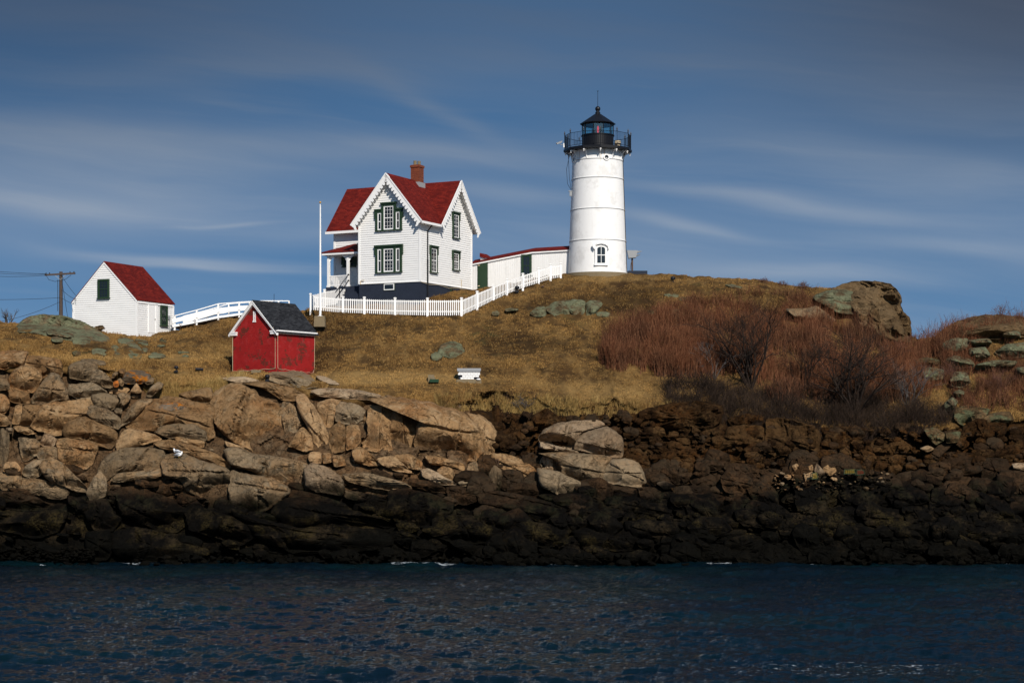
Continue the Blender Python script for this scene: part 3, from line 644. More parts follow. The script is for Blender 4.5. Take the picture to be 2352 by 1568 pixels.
rocks(T7, 'b', [
 [1180,400,1230,360,1340,350,1375,380,1380,480,1280,500,1200,470],[1370,370,1420,370,1455,480,1450,560,1400,550,1380,480],[1470,400,1500,370,1640,370,1700,410,1720,460,1640,470,1480,460],
 [1465,480,1640,470,1720,480,1700,560,1660,580,1540,570,1465,540],[600,500,800,500,950,520,1050,560,1000,560,830,545,650,540],[160,400,300,390,420,420,480,470,540,510,460,500,440,560,300,520,190,440],
 [100,250,200,200,350,170,500,160,640,190,600,280,500,350,350,340,200,320],[650,260,760,225,860,240,850,300,780,300,680,300],[650,300,860,300,870,480,700,490,600,470],[870,260,1000,260,1170,310,1180,470,880,500],
 [1980,350,2020,290,2100,260,2230,270,2260,320,2200,400,2150,450,2050,430,1990,400],[2260,350,2352,345,2352,450,2270,440],[60,290,180,330,340,350,500,360,560,420,460,410,300,380,120,370],
 [-120,560,-40,540,60,500,150,460,190,520,120,600,0,610,-80,600],[-480,250,-380,200,-300,260,-320,330,-420,340],[1200,310,1340,300,1500,320,1480,360,1340,345,1220,350],[2280,460,2400,470,2400,600,2290,590]], tilt=.7, rough=.75, pw=3.0, facets=6, chip=1.6, push=.05)
rocks(T7, 'd', [
 [870,660,920,640,1000,650,1015,700,970,730,890,720],[830,560,880,540,1000,560,1090,610,1080,640,1000,640,880,610],[440,600,500,565,580,580,600,640,540,660,460,650],
 [480,700,540,680,640,700,660,760,600,780,500,750],[350,650,430,640,480,700,460,730,330,710],[530,820,700,800,770,880,700,900,560,870],[1520,790,1620,770,1700,800,1700,860,1560,860],
 [1680,760,1780,720,1880,760,1930,820,1880,860,1700,800],[1320,600,1350,570,1420,575,1430,620,1370,640],[1880,460,1950,450,2090,460,2080,540,1990,570,1890,540],[1840,430,1880,395,1950,400,1900,450,1860,500,1790,560,1760,540],
 [1620,280,1700,280,1700,310,1650,350,1610,320],[1460,560,1500,540,1560,560,1550,590,1480,590],[1680,600,1720,560,1780,570,1760,610,1700,620],[1770,470,1810,450,1830,480,1800,510],
 [1950,200,2050,185,2160,205,2140,250,2060,265,1960,250],[2120,480,2260,490,2290,600,2200,640,2110,600],[1900,600,2040,590,2080,640,2000,680,1900,660],[160,540,185,690,290,690,240,620],
 [0,700,200,710,330,740,330,830,180,800,0,790],[0,860,80,870,140,930,150,1000,0,1000],[1500,400,1470,560,1440,600,1400,560]], tilt=.75)
# steep rusty earth bank and ledges carrying the turf edge
for k_, nm_, mt in (('t', 'cliff', TAN), ('g', 'cliff', GREY), ('l', 'cliff', LIGHT), ('b', 'cliff', BROWN), ('d', 'cliff', BOULD)):
    if pools[k_].n: tag(pools[k_].build(nm_, mt), kind='structure')

# loose boulders and outcrops, each a thing of its own
def boulder(Tf, mat, pl, label, name='boulder', cat='boulder', group=None, **kw):
    if name == 'rock_outcrop' and mat is not BLUFF: kw['push'] = kw.get('push', .25)*.8; kw['rough'] = .3
    pools_ = Pool(); pls = pl if hasattr(pl[0], '__len__') else [pl]
    ctr = []
    for one in pls:
        pp = [Tf(*one[i:i+2]) for i in range(0, len(one), 2)]; traced.append(np.array(pp)); SEED[0] += 1
        w, f = rock_geo(pp, seed=SEED[0], **kw); pools_.add(w, f); ctr.append(w)
    A = np.vstack(ctr); org = (float(A[:, 0].mean()), float(A[:, 1].mean()), float(A[:, 2].min()))
    return tag(pools_.build(name, mat, org), label, cat, group)
G1 = 'loose boulders on the rocky shore'
LB = dict(push=.55, group=G1)
boulder(T4, TAN, [60,300,85,245,140,218,210,220,265,255,275,300,250,350,215,385,150,375,80,360,55,345], 'big rounded tan boulder perched at the far left under the pale slab', **LB)
boulder(T4, GREY, [-25,290,40,295,62,330,60,360,20,372,-25,368], 'rounded grey boulder cut by the left picture edge beside a bigger tan one', **LB)
boulder(T4, ORNG, [800,300,820,255,870,238,940,245,985,265,970,310,920,330,850,330,810,325], 'grey boulder with an orange lichen splash in a grassy hollow', **LB)
boulder(T4, GREY, [735,265,760,245,775,260,745,290,728,290], 'small tilted stone left of the lichen splashed boulder, lower of two', **LB)
boulder(T4, TAN, [770,240,800,228,822,235,810,270,790,275], 'small upright tan stone touching the left top of the lichen splashed boulder', **LB)
boulder(T4, GREY, [764,300,790,290,812,325,800,345,775,330], 'small greenish stone beside a bright orange one in the grassy hollow', **LB)
m_, q = newmat('orange_lichen'); finish(q, q.mix(q.ramp(q.noise(wpos(q), 3, 4), .4, .6), (.38, .11, .012), (.20, .06, .012)), .9, q.noise(wpos(q), 8, 4), .5, .1); ORL = m_
boulder(T4, ORL, [740,315,772,305,778,345,745,352], 'small stone wholly covered in bright orange lichen', **LB)
boulder(T4, TAN, [850,385,870,350,890,320,910,350,930,385,890,394], 'pointed pyramid shaped tan stone standing in dry grass', **LB)
boulder(T4, GREY, [955,395,985,350,1030,315,1070,330,1060,355,1020,390,990,415,960,410], 'leaning grey wedge boulder right of the pointed stone', **LB)
boulder(T4, GREY, [945,320,965,285,1010,290,1000,325,960,335], 'small pale grey stone right of the lichen splashed boulder', **LB)
boulder(T4, GREY, [560,530,585,480,610,470,690,490,780,545,790,590,775,628,700,600,620,570], 'long smooth grey boulder lying tilted above a big orange brown one', **LB)
boulder(T4, LIGHT, [262,720,290,655,340,665,370,695,350,735,290,738], 'small pale cube shaped boulder sitting in a gap at left', **LB)
boulder(T4, TAN, [88,610,120,600,190,620,237,652,180,662,110,640], 'thin flat tan slab lying across the left gully', **LB)
boulder(T4, LIGHT, [36,615,85,615,80,650,50,655], 'little pale stone at the left end of the thin flat slab', **LB)
boulder(T4, TAN, [20,870,40,838,100,835,135,880,120,905,20,900], 'brown block near the left edge above the dark tide line', **LB)
boulder(T4, GREY, [150,905,170,860,215,830,290,820,300,840,255,880,270,920,210,950,160,925], 'rounded grey boulder half behind a long leaning one at lower left', **LB)
boulder(T4, GREY, [255,870,300,820,350,815,440,870,500,940,560,1000,568,1030,500,1030,430,1000,340,970,290,935], 'long grey boulder leaning down to the right into the dark gully', push=.8, group=G1)
boulder(T4, ORNG, [1000,515,1025,480,1080,455,1170,450,1230,490,1230,525,1170,555,1100,555,1050,530], 'flat capstone with a large orange lichen patch on the sloping ledge', push=.7, group=G1)
boulder(T4, GREY, [1010,650,1050,610,1150,590,1260,590,1340,640,1350,690,1300,705,1200,690,1100,680], 'smooth pale brown slab lying just below the lichen patched capstone', **LB)
boulder(T4, LIGHT, [2000,870,2050,850,2150,880,2220,930,2250,1020,2230,1060,2150,1040,2060,1030,1990,1000], 'pale grey block catching light at the end of a long tan ledge', **LB)
boulder(T4, GREY, [745,505,770,485,800,500,790,525,760,530], 'small round stone wedged between two leaning slabs', **LB)
boulder(T5, LIGHT, [1235,750,1255,725,1285,730,1285,760,1250,765], 'small round pale stone balanced on rubble below the long dome ledge', **LB)
boulder(T5, GREY, [1200,770,1240,755,1290,765,1280,795,1220,790], 'small flat stone carrying the little round pale one', **LB)
boulder(T5, LIGHT, [[1715,490,1760,430,1850,395,2060,378,2130,410,1980,450,1940,560,1850,550,1720,510],[1940,560,1965,480,2060,440,2150,420,2230,480,2245,560,2220,615,2150,610,2040,580],[1715,510,1850,545,1960,575,1960,592,1850,580,1720,555]],
        'large pale split boulder standing alone before the dark earth bank', push=1.0, T=1.3, group=G1)
boulder(T5, LIGHT, [1720,640,1740,600,1790,585,1840,610,1880,680,1890,715,1820,710,1740,690], 'smooth pale egg shaped boulder just below the split boulder', **LB)
boulder(T7, LIGHT, [245,625,300,615,360,650,290,664], 'bright flat slab lying in the dark rubble right of centre', push=1.35, group=G1)
boulder(T7, TAN, [1200,540,1230,518,1270,530,1278,560,1250,585,1210,575], 'round brown boulder on the small beach beneath the dark cliff', push=1.35, group=G1)
boulder(T7, LIGHT, [1150,560,1165,512,1220,575,1215,600,1170,595], 'pale triangular stone leaning left of the round beach boulder', push=1.35, group=G1)
boulder(T7, TAN, [1100,540,1140,520,1145,560,1100,570], 'reddish upper stone of a pair left of the pale triangular stone', push=1.35, group=G1)
boulder(T7, TAN, [1090,580,1140,560,1150,600,1100,620], 'reddish lower stone of a pair left of the pale triangular stone', push=1.35, group=G1)
boulder(T7, TAN, [1020,530,1050,512,1070,540,1040,560], 'single rusty stone farthest left of the small beach cluster', push=1.35, group=G1)
boulder(T7, BOULD, [610,600,650,560,740,560,800,610,800,660,740,690,640,680], 'big dark rounded boulder in front of the brown bank', push=1.35, group=G1)
boulder(T7, BOULD, [820,820,880,780,975,815,940,890,860,870], 'dark wedge boulder with a greenish top near the water', push=1.35, group=G1)
boulder(T7, LICH2, [1780,320,1840,310,1900,345,1890,380,1850,410,1800,360], 'grey angular slab tipped on edge at the right end of the brown cliff', push=1.35, group=G1)
boulder(T7, LICH2, [1900,340,1990,330,1980,390,1910,400], 'greenish block right of the tipped angular slab', push=1.35, group=G1)
boulder(T7, GREY, [1750,430,1800,410,1840,430,1800,450], 'small flat grey stone in the dark gap at right', push=1.35, group=G1)
boulder(T7, LIGHT, [2285,515,2352,512,2400,545,2352,552,2290,545], 'grey flat slab cut by the right picture edge above dark rocks', push=1.35, group=G1)
# outcrops in the turf
OC = dict(name='rock_outcrop', cat='outcrop', group='rock outcrops in the dry turf')
boulder(T2, LICH, [[130,610,170,570,210,545,280,528,380,530,470,545,560,570,640,610,700,650,760,690,765,735,640,745,520,715,400,690,250,655,130,650],[320,640,370,605,430,605,520,640,560,670,500,700,400,680,330,665]],
        'broad grey green whaleback outcrop left of the white shed', tilt=.85, T=1.2, push=.6, **OC)
boulder(T2, LICH, [[360,690,400,670,445,690,440,720,370,715]], 'small greenish outcrop knob under the left half of the whaleback', push=.5, **OC)
boulder(T2, LICH, [[510,690,560,670,640,700,630,740,590,755,520,740]], 'rounded greenish outcrop lump under the middle of the whaleback', push=.8, **OC)
boulder(T2, LICH, [[650,770,700,758,760,780,740,815,655,808],[690,745,740,730,780,760,770,780,700,762],[785,745,820,740,870,790,865,825,790,822],[830,700,880,688,940,700,950,730,840,730],[840,735,960,730,1010,790,990,835,900,830,870,790],[950,695,1040,710,1045,755,1000,750],[1000,760,1045,760,1040,790,1015,790]],
        'cluster of cracked greenish blocks on the slope below the white shed', push=.55, **OC)
boulder(T2, LICH, [1045,820,1080,790,1120,795,1170,815,1160,830,1060,832], 'flat lichen covered stone right of the cracked greenish blocks', push=.4, **OC)
boulder(T2, LICH2, [1125,700,1145,688,1175,695,1170,725,1130,725], 'small dark upright stone below the right corner of the white shed', push=.6, **OC)
boulder(T2, LICH, [1105,740,1165,733,1175,745,1120,755], 'thin pale stone just below the small dark upright stone', push=.35, **OC)
boulder(T2, LICH, [1255,787,1300,781,1340,790,1330,797,1260,797], 'thin pale stone strip in grass left of the red shed', push=.35, **OC)
boulder(T2, LICH, [1285,815,1310,806,1335,815,1325,826,1295,826], 'smaller pale stone beneath the thin stone strip left of red shed', push=.35, **OC)
boulder(T2, LICH2, [[660,618,700,603,760,598,830,600,828,640,700,640]], 'low brown rock against the front of the white shed, left one', push=.3, **OC)
boulder(T2, LICH2, [[828,612,880,581,940,588,1000,625,992,648,880,642,830,640]], 'rounded brown rock at the white shed corner, right one', push=.6, **OC)
boulder(T2, LICH2, [505,790,535,780,570,790,565,812,520,810], 'small brown stone poking through turf above the left boulders', push=.4, **OC)
boulder(T2, GREY, [[1880,962,1940,925,2000,912,2100,925,2180,955,2230,1010,2240,1035,2150,1045,2000,1020,1900,985]], 'dark rounded hump of bedrock in front of the red shed', tilt=.9, push=.35, T=.5, **OC)
boulder(T2, LIGHT, [2225,955,2290,960,2360,990,2400,1020,2330,1015,2250,985], 'pale sloping rock strip right of the red shed', tilt=.95, push=.3, **OC)
boulder(T2, LIGHT, [1570,975,1650,962,1740,965,1830,990,1835,1008,1700,1012,1610,990], 'flat pale rock patch in grass below the red shed left corner', tilt=.95, push=.3, **OC)
boulder(TD, LICH, [1003,812,1015,792,1035,783,1060,790,1068,808,1060,822,1030,822], 'mottled green rock on the open slope above the white brick box', push=.4, **OC)
boulder(TD, LICH, [989,815,1003,807,1018,820,1004,828,992,826], 'small green stone left of the mottled rock on the open slope', push=.4, **OC)
boulder(T1, LICH, [[1640,1200,1690,1160,1755,1150,1762,1225,1680,1228],[1765,1160,1830,1120,2000,1102,2045,1115,2040,1200,2010,1232,1900,1238,1830,1228,1780,1190],[2050,1130,2090,1110,2160,1115,2172,1140,2130,1200,2060,1225],[2125,1200,2180,1190,2230,1200,2225,1230,2140,1225]],
        'long lichen covered ledge in the slope below the lighthouse', push=.6, **OC)
boulder(T1, LICH, [1455,1175,1500,1165,1560,1170,1550,1185,1470,1190], 'thin pale stone left of the long ledge, upper one', push=.35, **OC)
boulder(T1, LICH, [1360,1195,1400,1186,1420,1200,1410,1220,1365,1220], 'small green stone farthest left of the long ledge', push=.35, **OC)
boulder(T6, LICH, [525,207,560,203,605,210,600,225,550,222], 'thin grey stone above and right of the long lichen ledge', push=.3, **OC)
boulder(T6, LICH2, [600,222,640,217,685,222,680,240,610,240], 'low brown green stone above the red brush', push=.3, **OC)
boulder(T6, LICH, [835,158,880,157,930,172,932,181,880,176], 'pale green stone high on the ridge right of the lighthouse', push=.3, **OC)
boulder(T6, LICH2, [[440,290,490,283,500,311,450,311],[500,300,600,280,605,310,540,322]], 'pinkish flat rock at the top left of the red brush', push=.4, **OC)
boulder(T6, BLUFF, [[1385,178,1440,160,1510,148,1600,143,1680,162,1717,210,1724,285,1768,335,1778,440,1690,440,1600,400,1540,330,1460,250,1400,215],[1410,172,1450,155,1500,145,1600,142,1680,160,1720,210,1728,295,1630,292,1600,262,1570,240,1540,200,1460,188],[1640,295,1732,290,1770,330,1780,400,1782,450,1700,440,1630,405,1615,340],[1510,255,1600,262,1625,330,1620,400,1560,370,1500,315]],
        'tall brown bluff dropping steeply to the gap at right', T=1.0, push=1.2, tilt=.9, rough=.6, facets=6, chip=2.2, under=.5, **OC)
boulder(T6, LICH, [[1280,225,1350,190,1450,186,1505,210,1525,262,1512,305,1420,302,1340,262]], 'yellow green lichen boulder leaning on the brown bluff', push=2.0, T=1.0, **OC)
boulder(T6, GREY, [[1150,280,1250,280,1300,265,1390,330,1380,348,1280,332,1180,320]], 'bare grey slab below the lichen boulder on the bluff', push=1.2, **OC)
boulder(T6, GREY, [1500,320,1560,312,1612,380,1600,395,1530,370], 'bare grey slab at the foot of the brown bluff', push=1.4, **OC)
boulder(T6, BLUFF, [[1900,435,1930,400,1970,375,2030,340,2130,315,2250,313,2400,335,2400,420,2240,432,2050,436]], 'broad dark dome of rock on the right skyline', T=1.1, push=.6, tilt=.9, **OC)
RH = [([1935,455,1990,430,2060,430,2080,470,2010,505,1940,492], 'leftmost green block under the dome at right'), ([2062,440,2170,430,2192,456,2100,472], 'flat green block directly below the dome at right'),
 ([2240,397,2330,390,2335,430,2250,432], 'green block set in the face of the dome near the right edge'), ([2070,482,2160,475,2182,520,2110,542,2080,522], 'cracked green block in the middle of the right hill'),
 ([2200,502,2260,460,2370,450,2370,522,2260,532], 'large green boulder high at the right picture edge'), ([1950,540,2000,515,2090,540,2102,572,2000,582], 'low green rock left of centre on the right hill'),
 ([2110,562,2200,540,2320,545,2302,572,2110,592], 'long flat green rock across the right hill'), ([1780,545,1850,525,1920,540,1922,562,1800,574], 'leftmost flat rock of the right hill beside the gap'),
 ([1820,592,1880,575,1950,590,1942,640,1860,657,1825,630], 'rounded green boulder near the foot of the gap'), ([1975,642,2000,600,2060,605,2082,650,2040,682,1985,672], 'tall green boulder below the long flat rock'),
 ([1995,702,2030,685,2057,700,2032,732,1995,727], 'small squarish green stone above a leaning one'), ([1945,762,1990,725,2020,750,1990,792,1955,802], 'leaning green stone at the lower right bank'),
 ([2300,582,2370,570,2370,622,2310,612], 'green boulder touching the right picture edge mid slope'), ([1600,512,1660,500,1692,530,1640,547], 'lone grey boulder among the red brush at right'),
 ([2000,792,2060,770,2180,790,2152,832,2050,872,1995,842], 'grey blocky rock at the right bank above the rusty ledge'), ([2100,860,2180,810,2280,800,2300,850,2180,880], 'grey slab near the right edge above the rusty ledge')]
for pl, lb in RH: boulder(T6, LICH if 'green' in lb else LICH2, pl, lb, push=.75, T=.7, **OC)
# rubble of the shore: far too many to count
MASK = np.zeros((1000, 3700), bool)                       # rows 450.., columns -600..
for pl in traced:
    x0, x1, y0, y1 = int(max(-599, pl[:, 0].min()-1)), int(min(3090, pl[:, 0].max()+2)), int(max(451, pl[:, 1].min()-1)), int(min(1440, pl[:, 1].max()+2))
    gx_, gy_ = np.meshgrid(np.arange(x0, x1), np.arange(y0, y1)); c_ = np.zeros(gx_.shape, int)
    for a, b in zip(pl, np.roll(pl, -1, 0)): c_ += ((a[1] > gy_) != (b[1] > gy_)) & (gx_ < (b[0]-a[0])*(gy_-a[1])/(b[1]-a[1]+1e-9)+a[0])
    MASK[y0-450:y1-450, x0+600:x1+600] |= (c_ % 2 == 1)
def in_any(x, y): return bool(MASK[min(999, max(0, int(y)-450)), min(3699, max(0, int(x)+600))])
def rpoly(x, y, w, h):
    n = random.randint(5, 7); ph = random.random()*6.28; tl = random.uniform(-.1, .45)
    out = []
    for i in range(n):
        t = ph+2*math.pi*(i+random.uniform(-.25, .25))/n; r = random.uniform(.72, 1.15)
        u, v_ = w*r*math.cos(t), h*r*math.sin(t); out.append((x+u*math.cos(tl)-v_*math.sin(tl), y+u*math.sin(tl)+v_*math.cos(tl)))
    return out
fill = {'d': Pool(), 'b': Pool(), 'g': Pool(), 't': Pool()}; cnt = 0
def scatter(n, x0, x1, y0f, y1f, smin, smax, kinds, push=.05, avoid=True, asp=(.5, .85)):
    global cnt
    for _ in range(n):
        x = random.uniform(x0, x1); y = random.uniform(y0f(x), y1f(x))
        if avoid and in_any(x, y): continue
        w = smin+(smax-smin)*random.random()**2.2; SEED[0] += 1; cnt += 1
        fill[random.choice(kinds)].add(*rock_geo(rpoly(x, y, w, w*random.uniform(*asp)), tilt=.7, res=.7, push=push+random.random()*(.95 if kinds[0] == 'd' and smax > 25 else .3), back=.8, seed=SEED[0], facets=4))
def top_of(x): return float(np.interp(x, [-60, 60, 200, 330, 420, 560, 760, 1130, 1200, 2100, 2420], [830, 860, 860, 900, 905, 900, 915, 960, 1060, 1060, 1030]))
scatter(80, -60, 1130, top_of, lambda x: 1090, 5, 26, 'gtgt', asp=(.4, .9), push=-.35)
scatter(420, -60, 1200, lambda x: 1080, lambda x: 1296, 6, 44, 'd', asp=(.3, .7), push=-.2)
scatter(1500, 1100, 2430, lambda x: 1062, lambda x: 1297, 4, 52, 'dddddd', asp=(.35, .8))
scatter(700, 1130, 2430, lambda x: 950 if x < 1500 else 985, lambda x: 1075, 3, 22, 'bbbd', asp=(.5, .9), avoid=False, push=.3)
scatter(260, 0, 215, lambda x: 1258, lambda x: 1290, 3, 8, 'gtdd', push=.7, avoid=False)
scatter(240, 300, 2352, lambda x: 1272, lambda x: 1297, 3, 12, 'dddd', push=.9, avoid=False)
scatter(90, -40, 2420, lambda x: 1286, lambda x: 1299, 4, 20, 'd', push=1.2, avoid=False, asp=(.25, .55))
scatter(150, 1780, 2050, lambda x: 1085, lambda x: 1130, 3, 9, 'tgdt', push=1.25, avoid=False)
for k_, mt in (('d', BOULD), ('b', BROWN), ('g', GREY), ('t', TAN)):
    if fill[k_].n: tag(fill[k_].build('shore_rubble', mt), 'broken stones heaped between the big ledges of the shore', 'rubble', kind='stuff')
#PART2
# ------------------------------------------------------------ sea
def ocean_tile(N=512, L=48.0, V=4.2, th=R(80), amp=1.0, seed=3, small=.05):
    r_ = np.random.default_rng(seed); kk_ = 2*np.pi*np.fft.fftfreq(N, L/N); KX, KY = np.meshgrid(kk_, kk_); K2 = KX**2+KY**2; K2[0, 0] = 1e-9; Kl = np.sqrt(K2)
    Lw = V*V/9.81; cs = (KX*math.cos(th)+KY*math.sin(th))/Kl
    Ph = np.exp(-1/(K2*Lw*Lw))/K2**1.7*(.06+.94*np.abs(cs)**3)*np.exp(-K2*small**2); Ph[0, 0] = 0
    h = (r_.normal(size=(N, N))+1j*r_.normal(size=(N, N)))*np.sqrt(Ph)
    H = np.real(np.fft.ifft2(h)); Dx = np.real(np.fft.ifft2(-1j*KX/Kl*h)); Dy = np.real(np.fft.ifft2(-1j*KY/Kl*h)); gy_, gx_ = np.gradient(H, L/N); s_ = amp/np.sqrt((gx_**2+gy_**2).mean())
    return H*s_, Dx*s_, Dy*s_, L, N
def samp(A, x, y, L, N):
    u = (x/L % 1)*N; v = (y/L % 1)*N; i = np.floor(u).astype(int); j = np.floor(v).astype(int); a = u-i; b = v-j; i %= N; j %= N; i1 = (i+1) % N; j1 = (j+1) % N
    return A[j, i]*(1-a)*(1-b)+A[j, i1]*a*(1-b)+A[j1, i]*(1-a)*b+A[j1, i1]*a*b
t1 = ocean_tile(L=26.3, V=2.9, small=.03); t2 = ocean_tile(L=17.1, V=1.9, th=R(118), seed=9, small=.02); t3 = ocean_tile(L=71., V=4.8, th=R(64), seed=19)
ys = [38.0]
while ys[-1] < 112: ys.append(ys[-1]+.085+.0011*(ys[-1]-38))
ys = np.array(ys); us = np.linspace(-1, 1, 860)
UX, UY = np.meshgrid(us, ys); UX = UX*(UY*.34+5)
sh = np.clip((106-UY)/3, .5, 1)
H = (samp(t1[0], UX, UY, t1[3], t1[4])*.19+samp(t2[0], UX, UY, t2[3], t2[4])*.13+samp(t3[0], UX*.94+UY*.34, UY*.94-UX*.34, t3[3], t3[4])*.12)*sh
DX = samp(t1[1], UX, UY, t1[3], t1[4])*.15*sh; DY = samp(t1[2], UX, UY, t1[3], t1[4])*.15*sh
wr, wc = UX.shape; idx = np.arange(wr*wc).reshape(wr, wc)
wq = np.stack([idx[:-1, :-1], idx[:-1, 1:], idx[1:, 1:], idx[1:, :-1]], -1).reshape(-1, 4)
m, q = newmat('sea_water'); p = wpos(q)
b1 = q.noise(q.mapping(p, (3.2, 8.5, 1), rot=(0, 0, .10)), 1.0, 5, .62); b2 = q.noise(q.mapping(p, (5, 10, 1), rot=(0, 0, -.25)), 1.0, 4, .6)
s = q.n('ShaderNodeSeparateXYZ', inp={0: p})
patch = q.noise(q.mapping(p, (.10, .16, 1)), 1.0, 3, .6)
deep = q.mix(q.ramp(patch, .4, .65), (.0010, .0056, .0098), (.0012, .0092, .0108))
def blob(x, y, rx, ry):
    dx = q.math('DIVIDE', q.math('SUBTRACT', s.outputs[0], x), rx); dy = q.math('DIVIDE', q.math('SUBTRACT', s.outputs[1], y), ry)
    return q.math('SUBTRACT', 1.0, q.ramp(q.math('ADD', q.math('MULTIPLY', dx, dx), q.math('MULTIPLY', dy, dy)), 0.1, 1.0))
fo = q.math('MULTIPLY', blob(10.5, 57.0, 8.5, 3.6), .8)
for bx in ((-22.3, 103.6, 1.5, .5), (-20.2, 103.7, 1.1, .6), (-6.0, 103.0, 1.8, .5), (-4, 103.1, 1.1, .4), (12.6, 103.4, 1.8, .4), (28.6, 103.2, 2.4, .7), (3.2, 103.4, 1.3, .4), (-27, 102.8, 2, .3), (18, 102.9, 3, .25)): fo = q.math('MAXIMUM', fo, q.math('MULTIPLY', blob(*bx), 1.25))
fn = q.noise(q.mapping(p, (2.2, 5.5, 1)), 1.0, 7, .72, 1.2); foam = q.ramp(q.math('ADD', fn, q.math('MULTIPLY', fo, .20)), .74, .82)
foam = q.math('MULTIPLY', foam, q.ramp(fo, .02, .2))
hb = q.math('ADD', q.math('MULTIPLY', b1, 1.0), q.math('MULTIPLY', b2, .28))
nrm = q.n('ShaderNodeBump', inp={'Height': hb, 'Strength': 1.0, 'Distance': .085}).outputs[0]
wat = q.n('ShaderNodeBsdfPrincipled', inp={'Base Color': deep, 'Roughness': .04, 'IOR': 1.33, 'Normal': nrm, 'Specular IOR Level': .5})
fm = q.n('ShaderNodeBsdfDiffuse', inp={0: (.42, .45, .47, 1)}); mx = q.n('ShaderNodeMixShader', inp={0: q.math('MULTIPLY', foam, .8), 1: wat.outputs[0], 2: fm.outputs[0]})
q.n('ShaderNodeOutputMaterial', inp={0: mx.outputs[0]}); SEA = m
tag(npmesh('water', np.stack([UX+DX, UY+DY, H], -1).reshape(-1, 3), wq, SEA), kind='structure')
o = MB().add([(-4000, -600, -.45), (4000, -600, -.45), (4000, 7000, -.45), (-4000, 7000, -.45)], [(0, 1, 2, 3)]).build('sea', SEA); tag(o, kind='structure')
o = MB().add([(-4000, -600, -3), (4000, -600, -3), (4000, 7000, -3), (-4000, 7000, -3)], [(0, 1, 2, 3)]).build('seabed', CONC); tag(o, kind='structure')

# ------------------------------------------------------------ building helpers (local x to the right along the front, y away from it)
def clapboards(mb, face, z0, z1, ext, pitch=.165, proud=.038):
    """face(u, out, z) -> local point; ext(z) -> (u0, u1) or None"""
    z = z0
    while z < z1-.02:
        zt = min(z+pitch, z1); e0 = ext(z+.005); e1 = ext(zt-.005)
        if e0 and e1 and e0[1]-e0[0] > .02:
            a0, a1 = e0; b0, b1 = e1
            if b1-b0 < .02: b0 = b1 = (b0+b1)/2; b1 += .02
            mb.hexa([face(a0, 0, z), face(a1, 0, z), face(a1, proud, z), face(a0, proud, z)], [face(b0, 0, zt), face(b1, 0, zt), face(b1, .008, zt), face(b0, .008, zt)])
        z += pitch
def fbox(mb, face, u0, u1, o0, o1, z0, z1):
    return mb.hexa([face(u0, o0, z0), face(u1, o0, z0), face(u1, o1, z0), face(u0, o1, z0)], [face(u0, o0, z1), face(u1, o0, z1), face(u1, o1, z1), face(u0, o1, z1)])
def win(root, face, u0, u1, z0, z1, cols=2, rows=4, fr=.12, hood=True, frame_mat=None, sash_mat=None, name='window', proud=.14, ears=True):
    frame_mat = frame_mat or GREEN; sash_mat = sash_mat or WHITE2
    f = MB()
    fbox(f, face, u0, u0+fr, .0, proud, z0, z1); fbox(f, face, u1-fr, u1, .0, proud, z0, z1)
    fbox(f, face, u0+fr, u1-fr, .0, proud-.003, z1-fr, z1); fbox(f, face, u0-.05, u1+.05, .0, proud+.05, z0-.07, z0)
    if hood:
        fbox(f, face, u0-.07, u1+.07, .0, proud+.08, z1, z1+.10)
        if ears: fbox(f, face, u0-.07, u0-.002, .0, proud+.03, z1-.55, z1-.002); fbox(f, face, u1+.002, u1+.07, .0, proud+.03, z1-.55, z1-.002)
    w = f.build(name, frame_mat, root)
    sash(w, face, u0+fr+.004, u1-fr-.004, z0+.004, z1-fr-.006, cols, rows, sash_mat)
    return w
def sash(parent, face, u0, u1, z0, z1, cols, rows, mat, b=.05, split=True, proud=.115):
    s_ = MB(); zm = (z0+z1)/2
    fbox(s_, face, u0, u0+b, .002, proud, z0, z1); fbox(s_, face, u1-b, u1, .002, proud, z0, z1)
    fbox(s_, face, u0+b, u1-b, .002, proud-.003, z0, z0+b*1.3); fbox(s_, face, u0+b, u1-b, .002, proud-.003, z1-b, z1)
    if split: fbox(s_, face, u0+b, u1-b, .002, proud-.005, zm-.028, zm+.028)
    for i in range(1, cols):
        x = u0+b+(u1-u0-2*b)*i/cols; fbox(s_, face, x-.008, x+.008, .06, proud-.02, z0+b, z1-b)
    for i in range(1, rows):
        z = z0+(z1-z0)*i/rows
        if abs(z-zm) > .05: fbox(s_, face, u0+b, u1-b, .06, proud-.022, z-.008, z+.008)
    s_.build('sash', mat, parent)
    g = MB(); fbox(g, face, u0+b-.01, u1-b+.01, .06, .078, z0+b, z1-b); g.build('pane', PANE, parent)
def slab(mb, a, b, c, d, t):       # roof slab a,b,c,d on top, thickness t downward
    t = Vector((0, 0, -t)); a, b, c, d = map(Vector, (a, b, c, d)); mb.hexa([a+t, b+t, c+t, d+t], [a, b, c, d])

